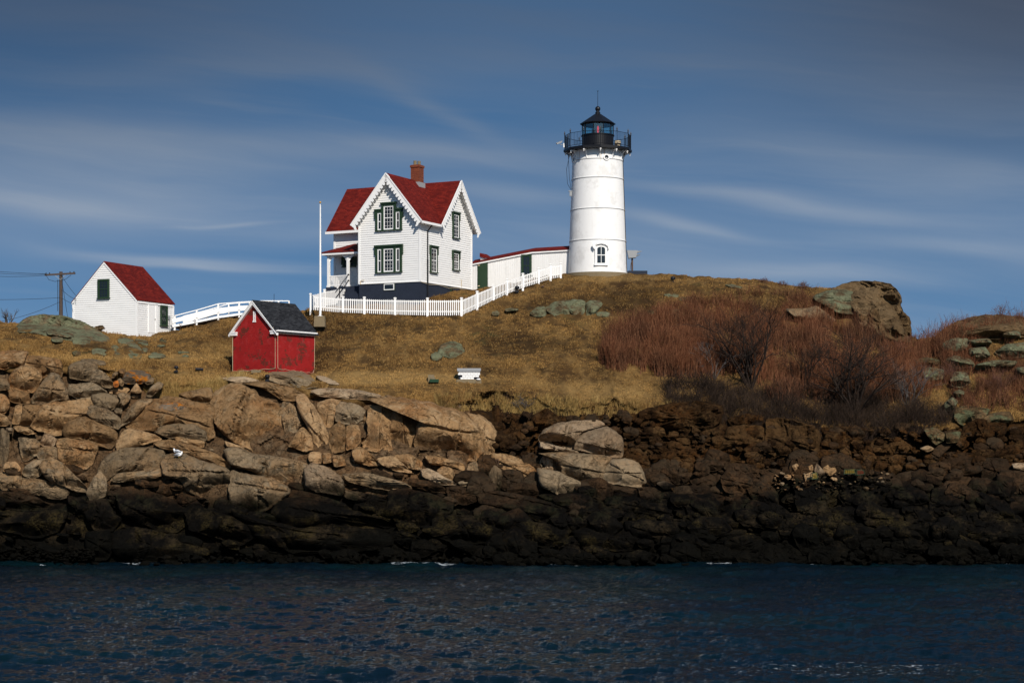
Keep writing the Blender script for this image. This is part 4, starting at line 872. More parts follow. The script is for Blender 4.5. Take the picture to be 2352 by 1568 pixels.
# ------------------------------------------------------------ keeper's house
HX, HY, HA = -6.75, 128.0, R(27)
H0 = thing('keepers_house', 'white clapboard house with steep red cross gable roof on blue brick base', 'house', (HX, HY, 0), -HA)
WX, WY, BX, EZ, RZ, SL = -5.27, 7.95, -9.3, 23.75, 27.0, 1.2
f = MB(); f.box(WX, 0, 0, WY, 16.2, 18.94).box(BX, WX-.001, 2.85, WY, 16.2, 18.938).box(-8.9, WX-.002, 1.02, 2.849, 16.2, 18.90); f.build('foundation', BLUEF, H0)
f = MB(); f.box(WX+.03, -.03, .03, 2.9, 18.94, EZ); f.box(BX+.03, -.03, 2.88, WY-.03, 18.944, EZ-.002)
f.prism([(WX+.03, .03, EZ), (-.03, .03, EZ), (WX/2, .03, 26.8)], (0, 5.3, 0)); f.prism([(-.03, 2.88, EZ), (-.03, WY-.03, EZ), (-.03, 5.4, 26.8)], (BX+.06, 0, 0))
f.build('wall', CLAP, H0)
fF = lambda u, o, z: (u, -o, z); fS = lambda u, o, z: (o, u, z); fM = lambda u, o, z: (u, 2.85-o, z)
c = MB()
clapboards(c, fF, 18.96, 26.8, lambda z: (WX+.09, -.09) if z < EZ else (WX/2-(26.86-z)/SL, WX/2+(26.86-z)/SL))
clapboards(c, fS, 18.96, 26.8, lambda z: (.09, WY-.09) if z < EZ-.1 else (5.4-(26.86-z)/SL, 5.4+(26.86-z)/SL))
clapboards(c, fM, 18.96, EZ, lambda z: (BX+.09, WX-.004))
fW = lambda u, o, z: (WX-o, u, z); clapboards(c, fW, 18.96, EZ, lambda z: (.09, 2.8))
c.build('siding', CLAP, H0)
t = None
def pieces(name, mat, parent, boxes):
    for b_ in boxes: MB().box(*b_).build(name, mat, parent)
pieces('corner_board', WHITE2, H0, [(-.09, .055, -.055, .0, 18.95, EZ-.02), (.0, .055, .001, .09, 18.95, EZ-.02), (WX-.055, WX+.09, -.055, .0, 18.95, EZ-.3), (0, .055, WY-.09, WY+.05, 18.95, EZ), (BX-.05, BX+.09, 2.80, 2.85, 18.95, EZ-.03)])
pieces('skirt_board', WHITE2, H0, [(WX, 0, -.065, .0, 18.90, 18.957), (.0, .065, .01, WY, 18.90, 18.957)])
#t.box(-.09, .055, -.055, .0, 18.95, EZ-.02).box(.0, .055, .001, .09, 18.95, EZ-.02); t.box(WX-.055, WX+.09, -.055, .0, 18.95, EZ-.3); t.box(0, .055, WY-.09, WY+.05, 18.95, EZ)
#t.box(BX-.05, BX+.09, 2.80, 2.85, 18.95, EZ-.03); t.box(WX, 0, -.065, .0, 18.90, 18.957); t.box(.0, .065, .01, WY, 18.90, 18.957); t.build('corner_board', WHITE2, H0)
r = MB(); ov = .47; hs = 3.05; ez = RZ-SL*hs; xe = BX-ov; xo = ov
slab(r, (xe, 5.4-hs, ez), (xo, 5.4-hs, ez), (xo, 5.4, RZ), (xe, 5.4, RZ), .07); slab(r, (xo, 5.4+hs, ez), (xe, 5.4+hs, ez), (xe, 5.4, RZ), (xo, 5.4, RZ), .07)
wx = WX/2; yv = 5.4-hs
def wing(sg, z_, t_):
    a = [(wx, -ov, RZ+z_), (wx+sg*hs, -ov, ez+z_), (wx+sg*hs, yv, ez+z_), (wx, 5.4, RZ+z_)]
    if sg > 0: a = a[::-1]
    slab(r, *a, t_)
wing(1, .012, .07); wing(-1, .013, .07); roof = r.build('roof', ROOF, H0)
r = MB(); e = .03
slab(r, (xe+e, 5.4-hs+e, ez-.035), (xo-e, 5.4-hs+e, ez-.035), (xo-e, 5.4, RZ-.075), (xe+e, 5.4, RZ-.075), .09); slab(r, (xo-e, 5.4+hs-e, ez-.035), (xe+e, 5.4+hs-e, ez-.035), (xe+e, 5.4, RZ-.077), (xo-e, 5.4, RZ-.077), .09)
for sg in (1, -1):
    a = [(wx, -ov+e, RZ-.06), (wx+sg*(hs-e), -ov+e, ez-.025), (wx+sg*(hs-e), yv, ez-.025), (wx, 5.4, RZ-.065)]
    slab(r, *(a if sg < 0 else a[::-1]), .09)
r.build('soffit', WHITE, H0)
# rakes and scalloped barge boards
def rake(pt, nrm, apex, eave, sgn_label):
    a = Vector(apex); b = Vector(eave); d = (b-a).normalized(); L = (b-a).length; n = Vector(nrm)
    dn = Vector((0, 0, -1)); dn = (dn-d*dn.dot(d)).normalized()
    m_ = MB()
    def quad(s0, s1, w0, w1, o0, o1):
        q0 = lambda s_, w_, o_: a+d*s_+dn*w_+n*o_
        m_.hexa([q0(s0, w1, o0), q0(s1, w1, o0), q0(s1, w1, o1), q0(s0, w1, o1)], [q0(s0, w0, o0), q0(s1, w0, o0), q0(s1, w0, o1), q0(s0, w0, o1)])
    quad(0, L+.04, .0, .27, .0, .05); quad(0, L+.05, -.03, .06, .05, .085)
    s_ = .12; rk = m_.build('rake_board', WHITE2, pt)
    g = MB(); step = .31
    nn = int(L/step)
    for i in range(nn+1):
        cc = a+d*(s_+i*(L-.2)/nn)+dn*.37+n*.022; ring = []
        for kq in range(12):
            th = kq*math.pi/6; ring.append(cc+d*.115*math.cos(th)+dn*.125*math.sin(th))
        g.prism(ring, n*.032)
    for i in range(nn):
        cc = a+d*(s_+(i+.5)*(L-.2)/nn); g.prism([cc+dn*.27-d*.12+n*.02, cc+dn*.27+d*.12+n*.02, cc+dn*.33+n*.02], n*.03)
    cc = b+dn*.52+n*.02; g.prism([cc+d*.08*math.cos(kq*math.pi/4)+dn*.13*math.sin(kq*math.pi/4) for kq in range(8)], n*.05)
    g.build('barge_board', WHITE2, rk)
rake(H0, (0, -1, 0), (wx, -ov, RZ+.0), (wx+hs, -ov, ez), ''); rake(H0, (0, -1, 0), (wx, -ov, RZ), (wx-hs, -ov, ez), '')
rake(H0, (1, 0, 0), (xo, 5.4, RZ), (xo, 5.4-hs, ez), ''); rake(H0, (1, 0, 0), (xo, 5.4, RZ), (xo, 5.4+hs, ez), '')
pieces('gutter', WHITE2, H0, [(wx+hs-.01, wx+hs+.10, -ov-.02, yv-.02, ez-.20, ez-.03), (xe, WX-hs/2+.9, 5.4-hs-.09, 5.4-hs+.02, ez-.22, ez-.03)]); pieces('eave_board', WHITE2, H0, [(wx+hs-.35, wx+hs-.02, -.3, yv, ez-.22, ez-.13)])
g = MB(); g.tube([(.40, 1.05, ez-.2), (.32, 1.0, ez-.35), (.10, .95, ez-.62), (.10, .95, ez-.9), (.10, .95, 17.9)], .045); g.tube([(.10, .95, 20.6), (.10, .95, 17.9)], .06); g.build('downspout', IRON, H0)
ch = MB().box(wx-.36, wx+.36, 3.75, 4.47, 25.4, 28.2).box(wx-.41, wx+.41, 3.70, 4.52, 28.0, 28.16).build('chimney', CHIM, H0)
g = MB(); g.tube([(wx-.18, 4.1, 28.2), (wx-.18, 4.1, 28.55)], .13).tube([(wx+.17, 4.1, 28.2), (wx+.17, 4.1, 28.5)], .13); g.build('chimney_pot', CONC, ch)
g = MB(); g.box(wx-.44, wx+.44, 3.64, 4.58, 26.2, 26.86).build('flashing', GREYM, ch)
# triple windows of the front
def triple(z0, z1, zc, name='window'):
    cx = wx; f = MB(); half = 1.13
    fbox(f, fF, cx-half, cx-half+.17, 0, .15, z0, z1-.12); fbox(f, fF, cx+half-.17, cx+half, 0, .15, z0, z1-.12)
    fbox(f, fF, cx-.62, cx-.43, 0, .15, z0, zc); fbox(f, fF, cx+.43, cx+.62, 0, .15, z0, zc)
    if zc > z1+.1:
        fbox(f, fF, cx-.43, cx+.43, 0, .148, zc-.16, zc); fbox(f, fF, cx-.68, cx+.68, 0, .23, zc, zc+.11)
        for s_ in (-1, 1):
            a, b = sorted((cx+s_*.62, cx+s_*(half+.09))); fbox(f, fF, a+.001, b, 0, .21, z1-.12, z1)
            a, b = sorted((cx+s_*.62, cx+s_*(half-.17))); fbox(f, fF, a+.001, b-.001, 0, .146, z1-.28, z1-.122)
    else:
        fbox(f, fF, cx-half-.09, cx+half+.09, 0, .23, z1-.12, z1)
        fbox(f, fF, cx-half+.17, cx+half-.17, 0, .146, z1-.26, z1-.122)
    for s_ in (-1, 1):
        a, b = sorted((cx+s_*half, cx+s_*(half+.09))); fbox(f, fF, a+.001, b-.001, 0, .17, z1-.72, z1-.122)
    fbox(f, fF, cx-half-.03, cx+half+.03, 0, .19, z0-.08, z0-.001)
    w = f.build(name, GREEN, H0)
    sash(w, fF, cx-.427, cx+.427, z0, zc-.17 if zc > z1+.1 else z1-.27, 3, 6, WHITE2, b=.08)
    for s_ in (-1, 1):
        a, b = sorted((cx+s_*.625, cx+s_*(half-.173))); sash(w, fF, a, b, z0, z1-.29, 1, 2, WHITE2, b=.07)
triple(22.85, 24.42, 24.78); triple(19.72, 21.72, 21.72)
win(H0, fS, 1.36, 2.42, 19.75, 21.62, 2, 6); win(H0, fS, 4.80, 5.82, 22.65, 24.52, 2, 6); win(H0, fS, 4.80, 5.82, 20.22, 21.58, 2, 6)
w = MB(); fbox(w, fF, -3.12, -2.14, 0, .03, 18.33, 18.86); w = w.build('basement_window', GREEN, H0); sash(w, fF, -3.06, -2.2, 18.38, 18.84, 1, 1, WHITE2, split=False, proud=.09)
w = MB(); fbox(w, fS, 4.55, 5.0, 0, .05, 18.35, 18.8); w = w.build('basement_window', GREEN, H0); sash(w, fS, 4.6, 4.95, 18.4, 18.78, 1, 1, GREEN, split=False, proud=.07)
win(H0, fM, -8.5, -7.3, 20.62, 21.3, 2, 2, fr=.15, sash_mat=GREEN)
# porch
pr = MB(); A, B, C_, D_, E_ = (-9.22, .82, 21.56), (WX-.003, .82, 21.56), (-7.5, 2.84, 22.34), (WX-.003, 2.84, 22.34), (-9.22, 2.84, 21.56)
lo = Vector((0, 0, -.06)); vs = [Vector(x) for x in (A, B, C_, D_, E_)]
pr.add(vs+[v+lo for v in vs], [(0, 1, 3, 2), (0, 2, 4), (5, 7, 8, 6), (5, 9, 7), (0, 5, 6, 1), (0, 4, 9, 5), (4, 2, 7, 9), (2, 3, 8, 7), (1, 6, 8, 3)])
prf = pr.build('porch_roof', ROOF, H0)
g = MB(); g.box(-9.17, WX-.06, .86, 2.80, 21.34, 21.49); g.build('porch_fascia', WHITE2, prf)
for x in (-8.75, -7.0):
    g = MB(); g.box(x-.09, x+.09, 1.11, 1.29, 18.9, 21.335); g.box(x-.12, x+.12, 1.08, 1.32, 18.901, 19.05)
    for s_ in ((1,) if x < -8 else (-1, 1)):
        pl = [(x+s_*.09, 1.18, 21.33)]+[(x+s_*(.09+.42*math.cos(R(a_))), 1.18, 21.33-.42+.42*math.sin(R(a_)) if a_ else 21.2) for a_ in (0,)]
        pl = [(x+s_*.09, 1.18, 21.33), (x+s_*.55, 1.18, 21.33), (x+s_*.5, 1.18, 21.2), (x+s_*.3, 1.18, 21.12), (x+s_*.2, 1.18, 20.95), (x+s_*.09, 1.18, 20.8)]
        g.prism(pl, (0, .04, 0))
    g.build('porch_column', WHITE2, H0)
g = MB(); g.box(-8.66, -7.09, 1.17, 1.23, 19.72, 19.79).box(-8.66, -7.09, 1.175, 1.225, 19.0, 19.06)
for i in range(15): x = -8.58+i*.1; g.box(x-.016, x+.016, 1.184, 1.216, 19.06, 19.72)
g.box(-8.79, -8.73, 1.3, 2.8, 19.72, 19.79).box(-8.785, -8.735, 1.3, 2.8, 19.0, 19.06)
for i in range(14): y = 1.36+i*.105; g.box(-8.766, -8.734, y-.016, y+.016, 19.06, 19.72)
g.build('porch_railing', WHITE2, H0)
g = MB()
for i in range(6): g.box(-6.85, WX-.06, 1.02-.28*(i+1), 1.019, 18.7-.24*(i+1), 18.7-.24*i+(.0 if i else .15))
g.build('porch_steps', BLUEF, H0)
g = MB()
for z_ in (19.8, 19.35): g.tube([(-6.95, 1.15, z_), (-6.95, -.7, z_-1.5)], .03); g.ball((-6.95, 1.15, z_), .08)
g.tube([(-6.95, -.1, 17.2), (-6.95, -.1, 18.85)], .03); g.build('handrail', IRON, H0)
# small rear entry roof on the right
g = MB(); g.prism([(.0, 9.3, 21.55), (.75, 9.3, 21.42), (.0, 9.3, 21.88)], (0, 1.2, 0)); g.build('rear_entry_roof', ROOF, H0)
g = MB().box(.0, .6, 9.4, 10.4, 17.5, 21.5).build('rear_entry', VBOARD, H0)
g = MB(); g.tube([(.07, .1, 18.88), (.09, 1.2, 18.78), (.09, 2.6, 18.86), (.09, 4.2, 18.74), (.09, 5.6, 18.84), (.09, 7.8, 18.78)], .015, 5); g.build('cable', CORD, H0)
MB().tube([(.08, 6.2, 19.0), (.08, 6.2, 19.55)], .02, 6).build('pipe', CORD, H0)
g = MB(); g.tube([(-5.1, -.08, 18.9), (-5.1, -.08, 19.15), (-4.75, -.14, 19.2)], .03, 6); g.build('pipe', CORD, H0)

# ------------------------------------------------------------ covered walkway between house and tower
def LZ(px, py, Y): return P(px, py, Y)
A, B, C_ = Vector((-3.15, 136.2, 0)), Vector((1.56, 134.9, 0)), Vector((4.75, 134.3, 0))
K0 = thing('covered_passage', 'long low white boarded passage with red roof linking house and tower', 'passageway', A, math.atan2(B.y-A.y, B.x-A.x))
L1 = (B-A).length; L2 = (C_-B).length; zA, zB, zC = 21.05, 21.85, 21.95; zb = 18.0
f = MB(); f.hexa([(0, 0, zb), (L1, 0, zb), (L1, 1.7, zb), (0, 1.7, zb)], [(0, 0, zA), (L1, 0, zB), (L1, 1.7, zB), (0, 1.7, zA)])
f.hexa([(L1+.002, 0, zb), (L1+L2, .02, zb), (L1+L2, 1.7, zb), (L1+.002, 1.7, zb)], [(L1+.002, 0, zB), (L1+L2, .02, zC), (L1+L2, 1.7, zC), (L1+.002, 1.7, zB)]); f.build('wall', VBOARD, K0)
f = MB()
for x0, x1, z0, z1, e_ in ((0, L1, zA, zB, 0), (L1+.002, L1+L2, zB+.002, zC, 0)):
    n_b = 8
    for s_, y0, y1 in ((0, -.16, .85), (1, 1.86, .85)):
        lo_, hi_ = .02, .36
        pts_ = [(x0, y0, z0+lo_), (x1, y0, z1+lo_), (x1, y1, z1+hi_), (x0, y1, z0+hi_)]
        slab(f, *(pts_ if s_ == 0 else pts_[::-1]), .06)
f.build('roof', ROOF, K0)
f = MB(); f.bar((0, -.10, zA-.10), (L1, -.10, zB-.10), .05, .12); f.bar((L1, -.10, zB-.10), (L1+L2, -.10, zC-.10), .05, .12); f.build('trim_board', WHITE2, K0)
fK = lambda u, o, z: (u, -o, z)
def kpx(px): # distance along the wall for a reading column
    r_ = (px-CX)/F; d = (B-A).normalized(); return (r_*A.y-A.x)/(d.x-r_*d.y)
d0, d1 = kpx(1097.2), kpx(1120.6)
f = MB(); fbox(f, fK, d0, d1, .0, .06, 19.0, 21.17-.05); dr = f.build('door', GREEN, K0)
for z_ in (19.25, 20.85): f = MB(); fbox(f, fK, d0+.02, d0+.2, .062, .08, z_, z_+.05); f.build('hinge', CORD, dr)
d0, d1 = kpx(1198.2), kpx(1222.4)
win(K0, fK, d0, d1-.03, 20.0, 21.62, 2, 4, fr=.11, hood=False, sash_mat=GREEN)

# ------------------------------------------------------------ lighthouse
TX, TY, TB = (1373.0-CX)/F*134.0, 134.0, 20.0
zt = lambda py: EYE+(YH-py)/F*TY-TB          # local height at the tower
LH = thing('lighthouse', 'tall white round iron lighthouse tower with black lantern and gallery', 'lighthouse', (TX, TY, TB))
def rad(z): return 2.27-(2.27-1.93)*(z/9.3)
zr = [zt(555), zt(483.7), zt(413.4), zt(371)]; zd = zt(350)
prof = [(rad(-.8), -.8), (rad(0), 0)]
for z_ in zr: prof += [(rad(z_)+.0, z_-.06), (rad(z_)+.035, z_-.045), (rad(z_)+.035, z_-.002), (rad(z_)+.004, z_+.01)]
prof += [(rad(zd), zd)]
MB().lathe(prof, 96).build('tower_shaft', TOWERW, LH, smooth=True)
for z_ in zr:
    g = MB(); g.lathe([(rad(z_)-.02, z_-.085), (rad(z_)+.022, z_-.083), (rad(z_)+.022, z_-.050), (rad(z_)-.02, z_-.048)], 96, capb=False, capt=False); g.build('joint_band', GREYM, LH)
g = MB()
for sg, off in ((1, 0), (1, .09)):
    g.tube([(rad(z_)*math.sin(R(72+off*25))+.03, -rad(z_)*math.cos(R(72+off*25))-.02, z_) for z_ in np.linspace(.1, zr[3], 14)], .014, 5)
g.tube([(-rad(7.5)-.15, -.3, zd-.1), (-rad(7.5)-.42, -.4, 8.0), (-rad(7.5)-.35, -.4, 6.9), (-rad(6.4)-.05, -.4, 6.45)], .016, 5)
g.tube([(-rad(7.5)-.30, -.5, zd-.1), (-rad(7.5)-.25, -.5, 8.2), (-rad(7.5)-.2, -.5, 7.3), (-rad(6.4)-.02, -.5, 6.4)], .016, 5); g.build('cable', WIRE, LH)
g = MB().box(-rad(6.2)-.14, -rad(6.2)+.05, -.5, -.3, 5.95, 6.3).box(-rad(6.2)-.22, -rad(6.2)+.05, -.52, -.28, 6.3, 6.36).build('junction_box', GREYM, LH)
GR = 2.60; ND = 12; PH = R(2)-math.pi/2
MB().lathe([(1.7, zd-.02), (GR, zd-.02), (GR+.04, zd+.0), (GR+.04, zd+.17), (GR-.02, zd+.19), (.4, zd+.19)], 12, ph=PH).build('gallery_deck', IRON, LH)
zg = zd+.19
for i in range(ND):
    a = PH+i*2*math.pi/ND; ca, sa = math.cos(a), math.sin(a); g = MB()
    g.tube([((GR-.05)*ca, (GR-.05)*sa, zg), ((GR-.05)*ca, (GR-.05)*sa, zg+1.12)], .030, 6)
    g.lathe([(.035, zg+1.10), (.05, zg+1.14), (.035, zg+1.19), (.055, zg+1.24), (.01, zg+1.40)], 6, c=((GR-.05)*ca, (GR-.05)*sa)); g.build('railing_post', IRON, LH)
    b = MB(); pts_ = []
    for t_ in np.linspace(0, 1, 8):
        th = t_*math.pi/2; rr_ = 1.97+(GR-.16-1.97)*(1-math.cos(th)); zz = zr[3]+.02+(zd-.06-zr[3])*math.sin(th); pts_.append((rr_*ca, rr_*sa, zz))
    b.tube(pts_, .045, 6); b.tube([(1.96*ca, 1.96*sa, zr[3]), (1.96*ca, 1.96*sa, zd-.03)], .035, 5)
    b.tube([(1.95*ca, 1.95*sa, zd-.06), ((GR-.1)*ca, (GR-.1)*sa, zd-.06)], .035, 5)
    b.ball(((GR-.12)*ca, (GR-.12)*sa, zd-.12), .075, 8, 6); b.tube([((GR-.12)*ca, (GR-.12)*sa, zd-.13), ((GR-.12)*ca, (GR-.12)*sa, zd-.27)], [.05, .02], 6); b.build('bracket', WHITE2, LH, smooth=True)
    a2 = a+2*math.pi/ND; p0 = Vector(((GR-.05)*ca, (GR-.05)*sa, 0)); p1 = Vector(((GR-.05)*math.cos(a2), (GR-.05)*math.sin(a2), 0)); g = MB()
    for z_ in (zg+1.06, zg+.10): g.tube([p0+Vector((0, 0, z_)), p1+Vector((0, 0, z_))], .018, 5)
    for j in range(1, 9): x = p0.lerp(p1, j/9); g.tube([x+Vector((0, 0, zg+.10)), x+Vector((0, 0, zg+1.06))], .011, 4, caps=False)
    g.build('railing_panel', IRON, LH)
NL = 10; PL = -math.pi/2+math.pi/10; zp = zg; z1_ = zt(311.5); z2_ = zt(286); rl = 1.22
MB().lathe([(rl, zp), (rl, z1_-.1), (rl+.06, z1_-.08), (rl+.06, z1_), (rl-.05, z1_+.001)], 40, capt=True).build('parapet_wall', IRON, LH, smooth=True)
lr = MB().lathe([(rl+.14, z2_-.02), (rl+.16, z2_+.04), (.28, zt(263)), (.19, zt(262)), (.20, zt(259)), (.14, zt(257)), (.10, zt(254))], NL, ph=PL).build('lantern_roof', IRON, LH)
g = MB().ball((0, 0, zt(250.5)), .205, 20, 12); g.build('ventilator_ball', IRON, lr, smooth=True)
g = MB().tube([(0, 0, zt(247)), (0, 0, zt(209))], [.022, .014], 6).tube([(0, 0, zt(212)), (.05, 0, zt(208))], .01, 4).tube([(0, 0, zt(212)), (-.05, 0, zt(208))], .01, 4).build('lightning_rod', IRON, lr)
g = MB(); gl = MB(); ra = rl-.02
for i in range(NL):
    a = PL+i*2*math.pi/NL; a2 = a+2*math.pi/NL; p0 = Vector((ra*math.cos(a), ra*math.sin(a), 0)); p1 = Vector((ra*math.cos(a2), ra*math.sin(a2), 0)); up_ = lambda z_: Vector((0, 0, z_))
    g.tube([p0+up_(z1_), p0+up_(z2_)], .035, 6); g.tube([p0+up_(z2_-.06), p1+up_(z2_-.06)], .05, 6)
    q0 = MB(); q0.hexa([p0*.985+up_(z1_), p1*.985+up_(z1_), p1+up_(z1_), p0+up_(z1_)], [p0*.985+up_(z2_), p1*.985+up_(z2_), p1+up_(z2_), p0+up_(z2_)]); q0.build('lantern_pane', LGLASS, LH)
g.build('lantern_frame', IRON, LH)
ln = MB().lathe([(.30, z1_-.0), (.36, z1_+.15), (.40, z1_+.35), (.36, z1_+.52), (.22, z1_+.74), (.16, z1_+.80)], 20).build('lens', LENS, LH, smooth=True)
MB().lathe([(.05, z1_+.12), (.075, z1_+.3), (.05, z1_+.60), (.01, z1_+.68)], 10, c=(.0, -.40)).build('beacon_light', REDL, ln)
# door-height window with hood
fT = lambda ang, r0: (lambda u, o, z: ((r0+o)*math.sin(ang)+u*math.cos(ang), -(r0+o)*math.cos(ang)+u*math.sin(ang), z))
zc0, zc1 = zt(611.5), zt(574); fr_ = fT(R(3.6), rad(1.0)-.05)
def arch(u0, u1, z0, z1, n=8):
    r_ = (u1-u0)/2; cx = (u0+u1)/2; rise = r_*.55; return [(u0, z0), (u1, z0)]+[(cx+r_*math.cos(math.pi*i/n), z1-rise+rise*math.sin(math.pi*i/n)) for i in range(n+1)]
def fprism(mb, face, poly, o0, o1): mb.prism([face(u, o0, z) for u, z in poly], Vector(face(0, o1, 0))-Vector(face(0, o0, 0)))
g = MB(); fprism(g, fr_, arch(-.46, .46, zc0-.03, zc1+.14), 0, .12); fbox(g, fr_, -.52, .52, 0, .17, zc0-.16, zc0-.035)
hd = [(-.66, zc1-.02), (-.52, zc1-.22), (-.50, zc1+.02), (-.30, zc1+.16), (0, zc1+.22), (.30, zc1+.16), (.50, zc1+.02), (.52, zc1-.22), (.66, zc1-.02), (.68, zc1+.16), (.30, zc1+.32), (0, zc1+.38), (-.30, zc1+.32), (-.68, zc1+.16)]
for i in range(len(hd)//2-1):
    a_, b_, c_, d_ = hd[i], hd[i+1], hd[-2-i], hd[-1-i]
    if i < 99: fprism(g, fr_, [a_, b_, c_, d_], .10, .26+.001*i)
w = g.build('tower_window', WHITE2, LH)
g = MB(); fprism(g, fr_, arch(-.30, .30, zc0+.03, zc1), .10, .125); g.build('pane', PANE, w)
g = MB(); fbox(g, fr_, -.30, .30, .12, .15, (zc0+zc1)/2-.03, (zc0+zc1)/2+.03); fbox(g, fr_, -.018, .018, .12, .148, zc0+.03, zc1-.02); g.build('sash', WHITE2, w)
for ang, nm_ in ((16.6, 1), (-68, 1)):
    fr_ = fT(R(ang), rad(8.3)-.03); zc_ = zt(370)
    g = MB(); n = 20; rin, rout = .15, .24
    for i in range(n):
        a, b = 2*math.pi*i/n, 2*math.pi*(i+1)/n
        g.prism([fr_(rin*math.cos(a), 0, zc_+rin*math.sin(a)), fr_(rout*math.cos(a), 0, zc_+rout*math.sin(a)), fr_(rout*math.cos(b), 0, zc_+rout*math.sin(b)), fr_(rin*math.cos(b), 0, zc_+rin*math.sin(b))], Vector(fr_(0, .1, 0))-Vector(fr_(0, 0, 0)))
    w = g.build('porthole', WHITE2, LH)
    g = MB(); fprism(g, fr_, [(rin*math.cos(2*math.pi*i/n), zc_+rin*math.sin(2*math.pi*i/n)) for i in range(n)], .02, .05); g.build('pane', PANE, w)
g = MB().lathe([(rad(0)+.25, -.6), (rad(0)+.25, -.02), (rad(0)-.1, -.0)], 48).build('concrete_base', CONC, LH)
# things on the gallery
cm = thing('security_camera', 'grey security camera on an arm at the left edge of the lighthouse gallery', 'camera', (TX-2.75, TY-.2, TB+zg+.35))
MB().bar((-.42, -.05, .08), (-.02, 0, .24), .13, .13).bar((-.47, -.06, .10), (.02, 0, .31), .17, .02).build('camera_body', GREYM, cm); MB().tube([(-.15, 0, .15), (-.12, 0, .0), (.12, 0, .0)], .025).build('arm', GREYM, cm); MB().box(.10, .18, -.06, .06, -.2, .12).build('mounting_plate', WHITE2, cm)
MB().tube([(-.425, -.052, .078), (-.44, -.055, .07)], .045).build('camera_lens', IRON, cm)
cb = thing('gallery_foghorn', 'squat yellowish round horn unit on the gallery right of the lantern', 'fog horn', (TX+1.5, TY-.6, TB+zg))
MB().lathe([(.24, .0), (.25, .05), (.19, .08), (.19, .28), (.25, .30), (.25, .55), (.16, .60)], 16).build('horn_body', CORD, cb, smooth=True); MB().lathe([(.255, .3), (.265, .32), (.265, .36), (.255, .38)], 16, capb=False, capt=False).build('band', IRON, cb)
# fog signal right of the tower
FX = (1452-CX)/F*136; fs_ = thing('fog_signal', 'grey hooded fog signal with pointed horns on a post right of the tower', 'fog signal', (FX, 136, 19.9))
zf = lambda py: EYE+(YH-py)/F*136-19.9
MB().tube([(0, 0, -.3), (0, 0, zf(593))], .07).build('post', RUSTP, fs_)
MB().prism([(-.42, -.3, zf(575.5)), (.42, -.3, zf(576)), (.28, -.3, zf(592)), (-.30, -.3, zf(593.5))], (0, .6, 0)).build('hood', GREYM, fs_)
g = MB(); g.add([(.30, -.28, zf(577)), (.30, .28, zf(577)), (.82, .0, zf(576.5)), (.36, -.2, zf(582)), (.36, .2, zf(582))], [(0, 2, 1), (0, 3, 2), (1, 2, 4), (3, 4, 2), (0, 1, 4, 3)])
g.add([(.26, -.28, zf(586)), (.26, .28, zf(586)), (.70, .0, zf(583.5)), (.24, -.2, zf(591)), (.24, .2, zf(591))], [(0, 2, 1), (0, 3, 2), (1, 2, 4), (3, 4, 2), (0, 1, 4, 3)]); g.build('horn', GREYM, fs_)
MB().tube([(-.28, 0, -.2), (-.08, 0, zf(603))], .02).build('brace', RUSTP, fs_)
MB().box(-.35, 1.15, -.5, .5, -.6, zf(623)).build('base_box', BLUEF, fs_)

# ------------------------------------------------------------ red brick oil house
OX, OY, OA = (634-CX)/F*117, 117.0, R(33.5)
O0 = thing('red_oil_house', 'small red painted brick shed with charcoal roof and white eaves', 'shed', (OX, OY, 0), -OA)
Wd, Dp = 3.86, 4.0; z0, zE, zR_ = 11.0, 14.72, 16.78; mx_ = -Wd/2; hs2 = Wd/2+.22; sl = (zR_-14.55)/hs2
MB().box(-Wd, 0, 0, Dp, z0, zE).prism([(-Wd, 0, zE), (0, 0, zE), (mx_, 0, zR_-.12)], (0, Dp, 0)).build('wall', SHEDRED, O0)
r = MB(); zl = zR_-sl*hs2
slab(r, (mx_+hs2, -.22, zl), (mx_+hs2, Dp+.22, zl), (mx_, Dp+.22, zR_), (mx_, -.22, zR_), .06); slab(r, (mx_-hs2, Dp+.22, zl), (mx_-hs2, -.22, zl), (mx_, -.22, zR_), (mx_, Dp+.22, zR_), .06)
rf = r.build('roof', ROOFD, O0)
MB().tube([(mx_, 2.0, zR_-.05), (mx_, 2.0, zR_+.55)], .015, 6).build('lightning_rod', IRON, rf)
for sg in (1, -1):
    g = MB(); a = Vector((mx_, -.22, zR_-.062)); b = Vector((mx_+sg*hs2, -.22, zl-.062)); dd = Vector((0, 0, -.26))
    g.prism([a, b, b+dd*.62, a+dd*1.0], (0, .20, 0)); g.prism([a+Vector((0, -.03, 0)), b+Vector((0, -.03, 0)), b+Vector((0, -.03, -.09)), a+Vector((0, -.03, -.10))], (0, .03, 0)); g.build('rake_board', WHITE2, O0)
    x0, x1 = sorted((mx_+sg*(Wd/2+.14), mx_+sg*(Wd/2-.38)))
    g = MB(); g.box(x0, x1, -.17, .0, zE-.30, zE-.15).box(x0-.03, x1+.03, -.20, .0, zE-.15, zE-.06); g.build('eave_return', WHITE2, O0)
g = MB(); g.box(.0, .10, .002, Dp, zE-.27, zE-.12).box(.0, .16, .003, Dp+.15, zE-.12, zE-.02); g.box(-Wd-.12, -Wd, 0, Dp, zE-.25, zE-.05); g.build('cornice', WHITE2, O0)
g = MB(); fbox(g, fF, mx_-.13, mx_+.15, .0, .05, 15.28, 15.36); fbox(g, fF, mx_-.09, mx_-.03, 0, .03, 15.36, 16.02); fbox(g, fF, mx_+.09, mx_+.12, 0, .03, 15.36, 16.02)
for i in range(7): fbox(g, fF, mx_-.03, mx_+.09, 0, .022, 15.40+i*.09, 15.455+i*.09)
g.build('louvre_vent', WHITE2, O0)
g = MB()
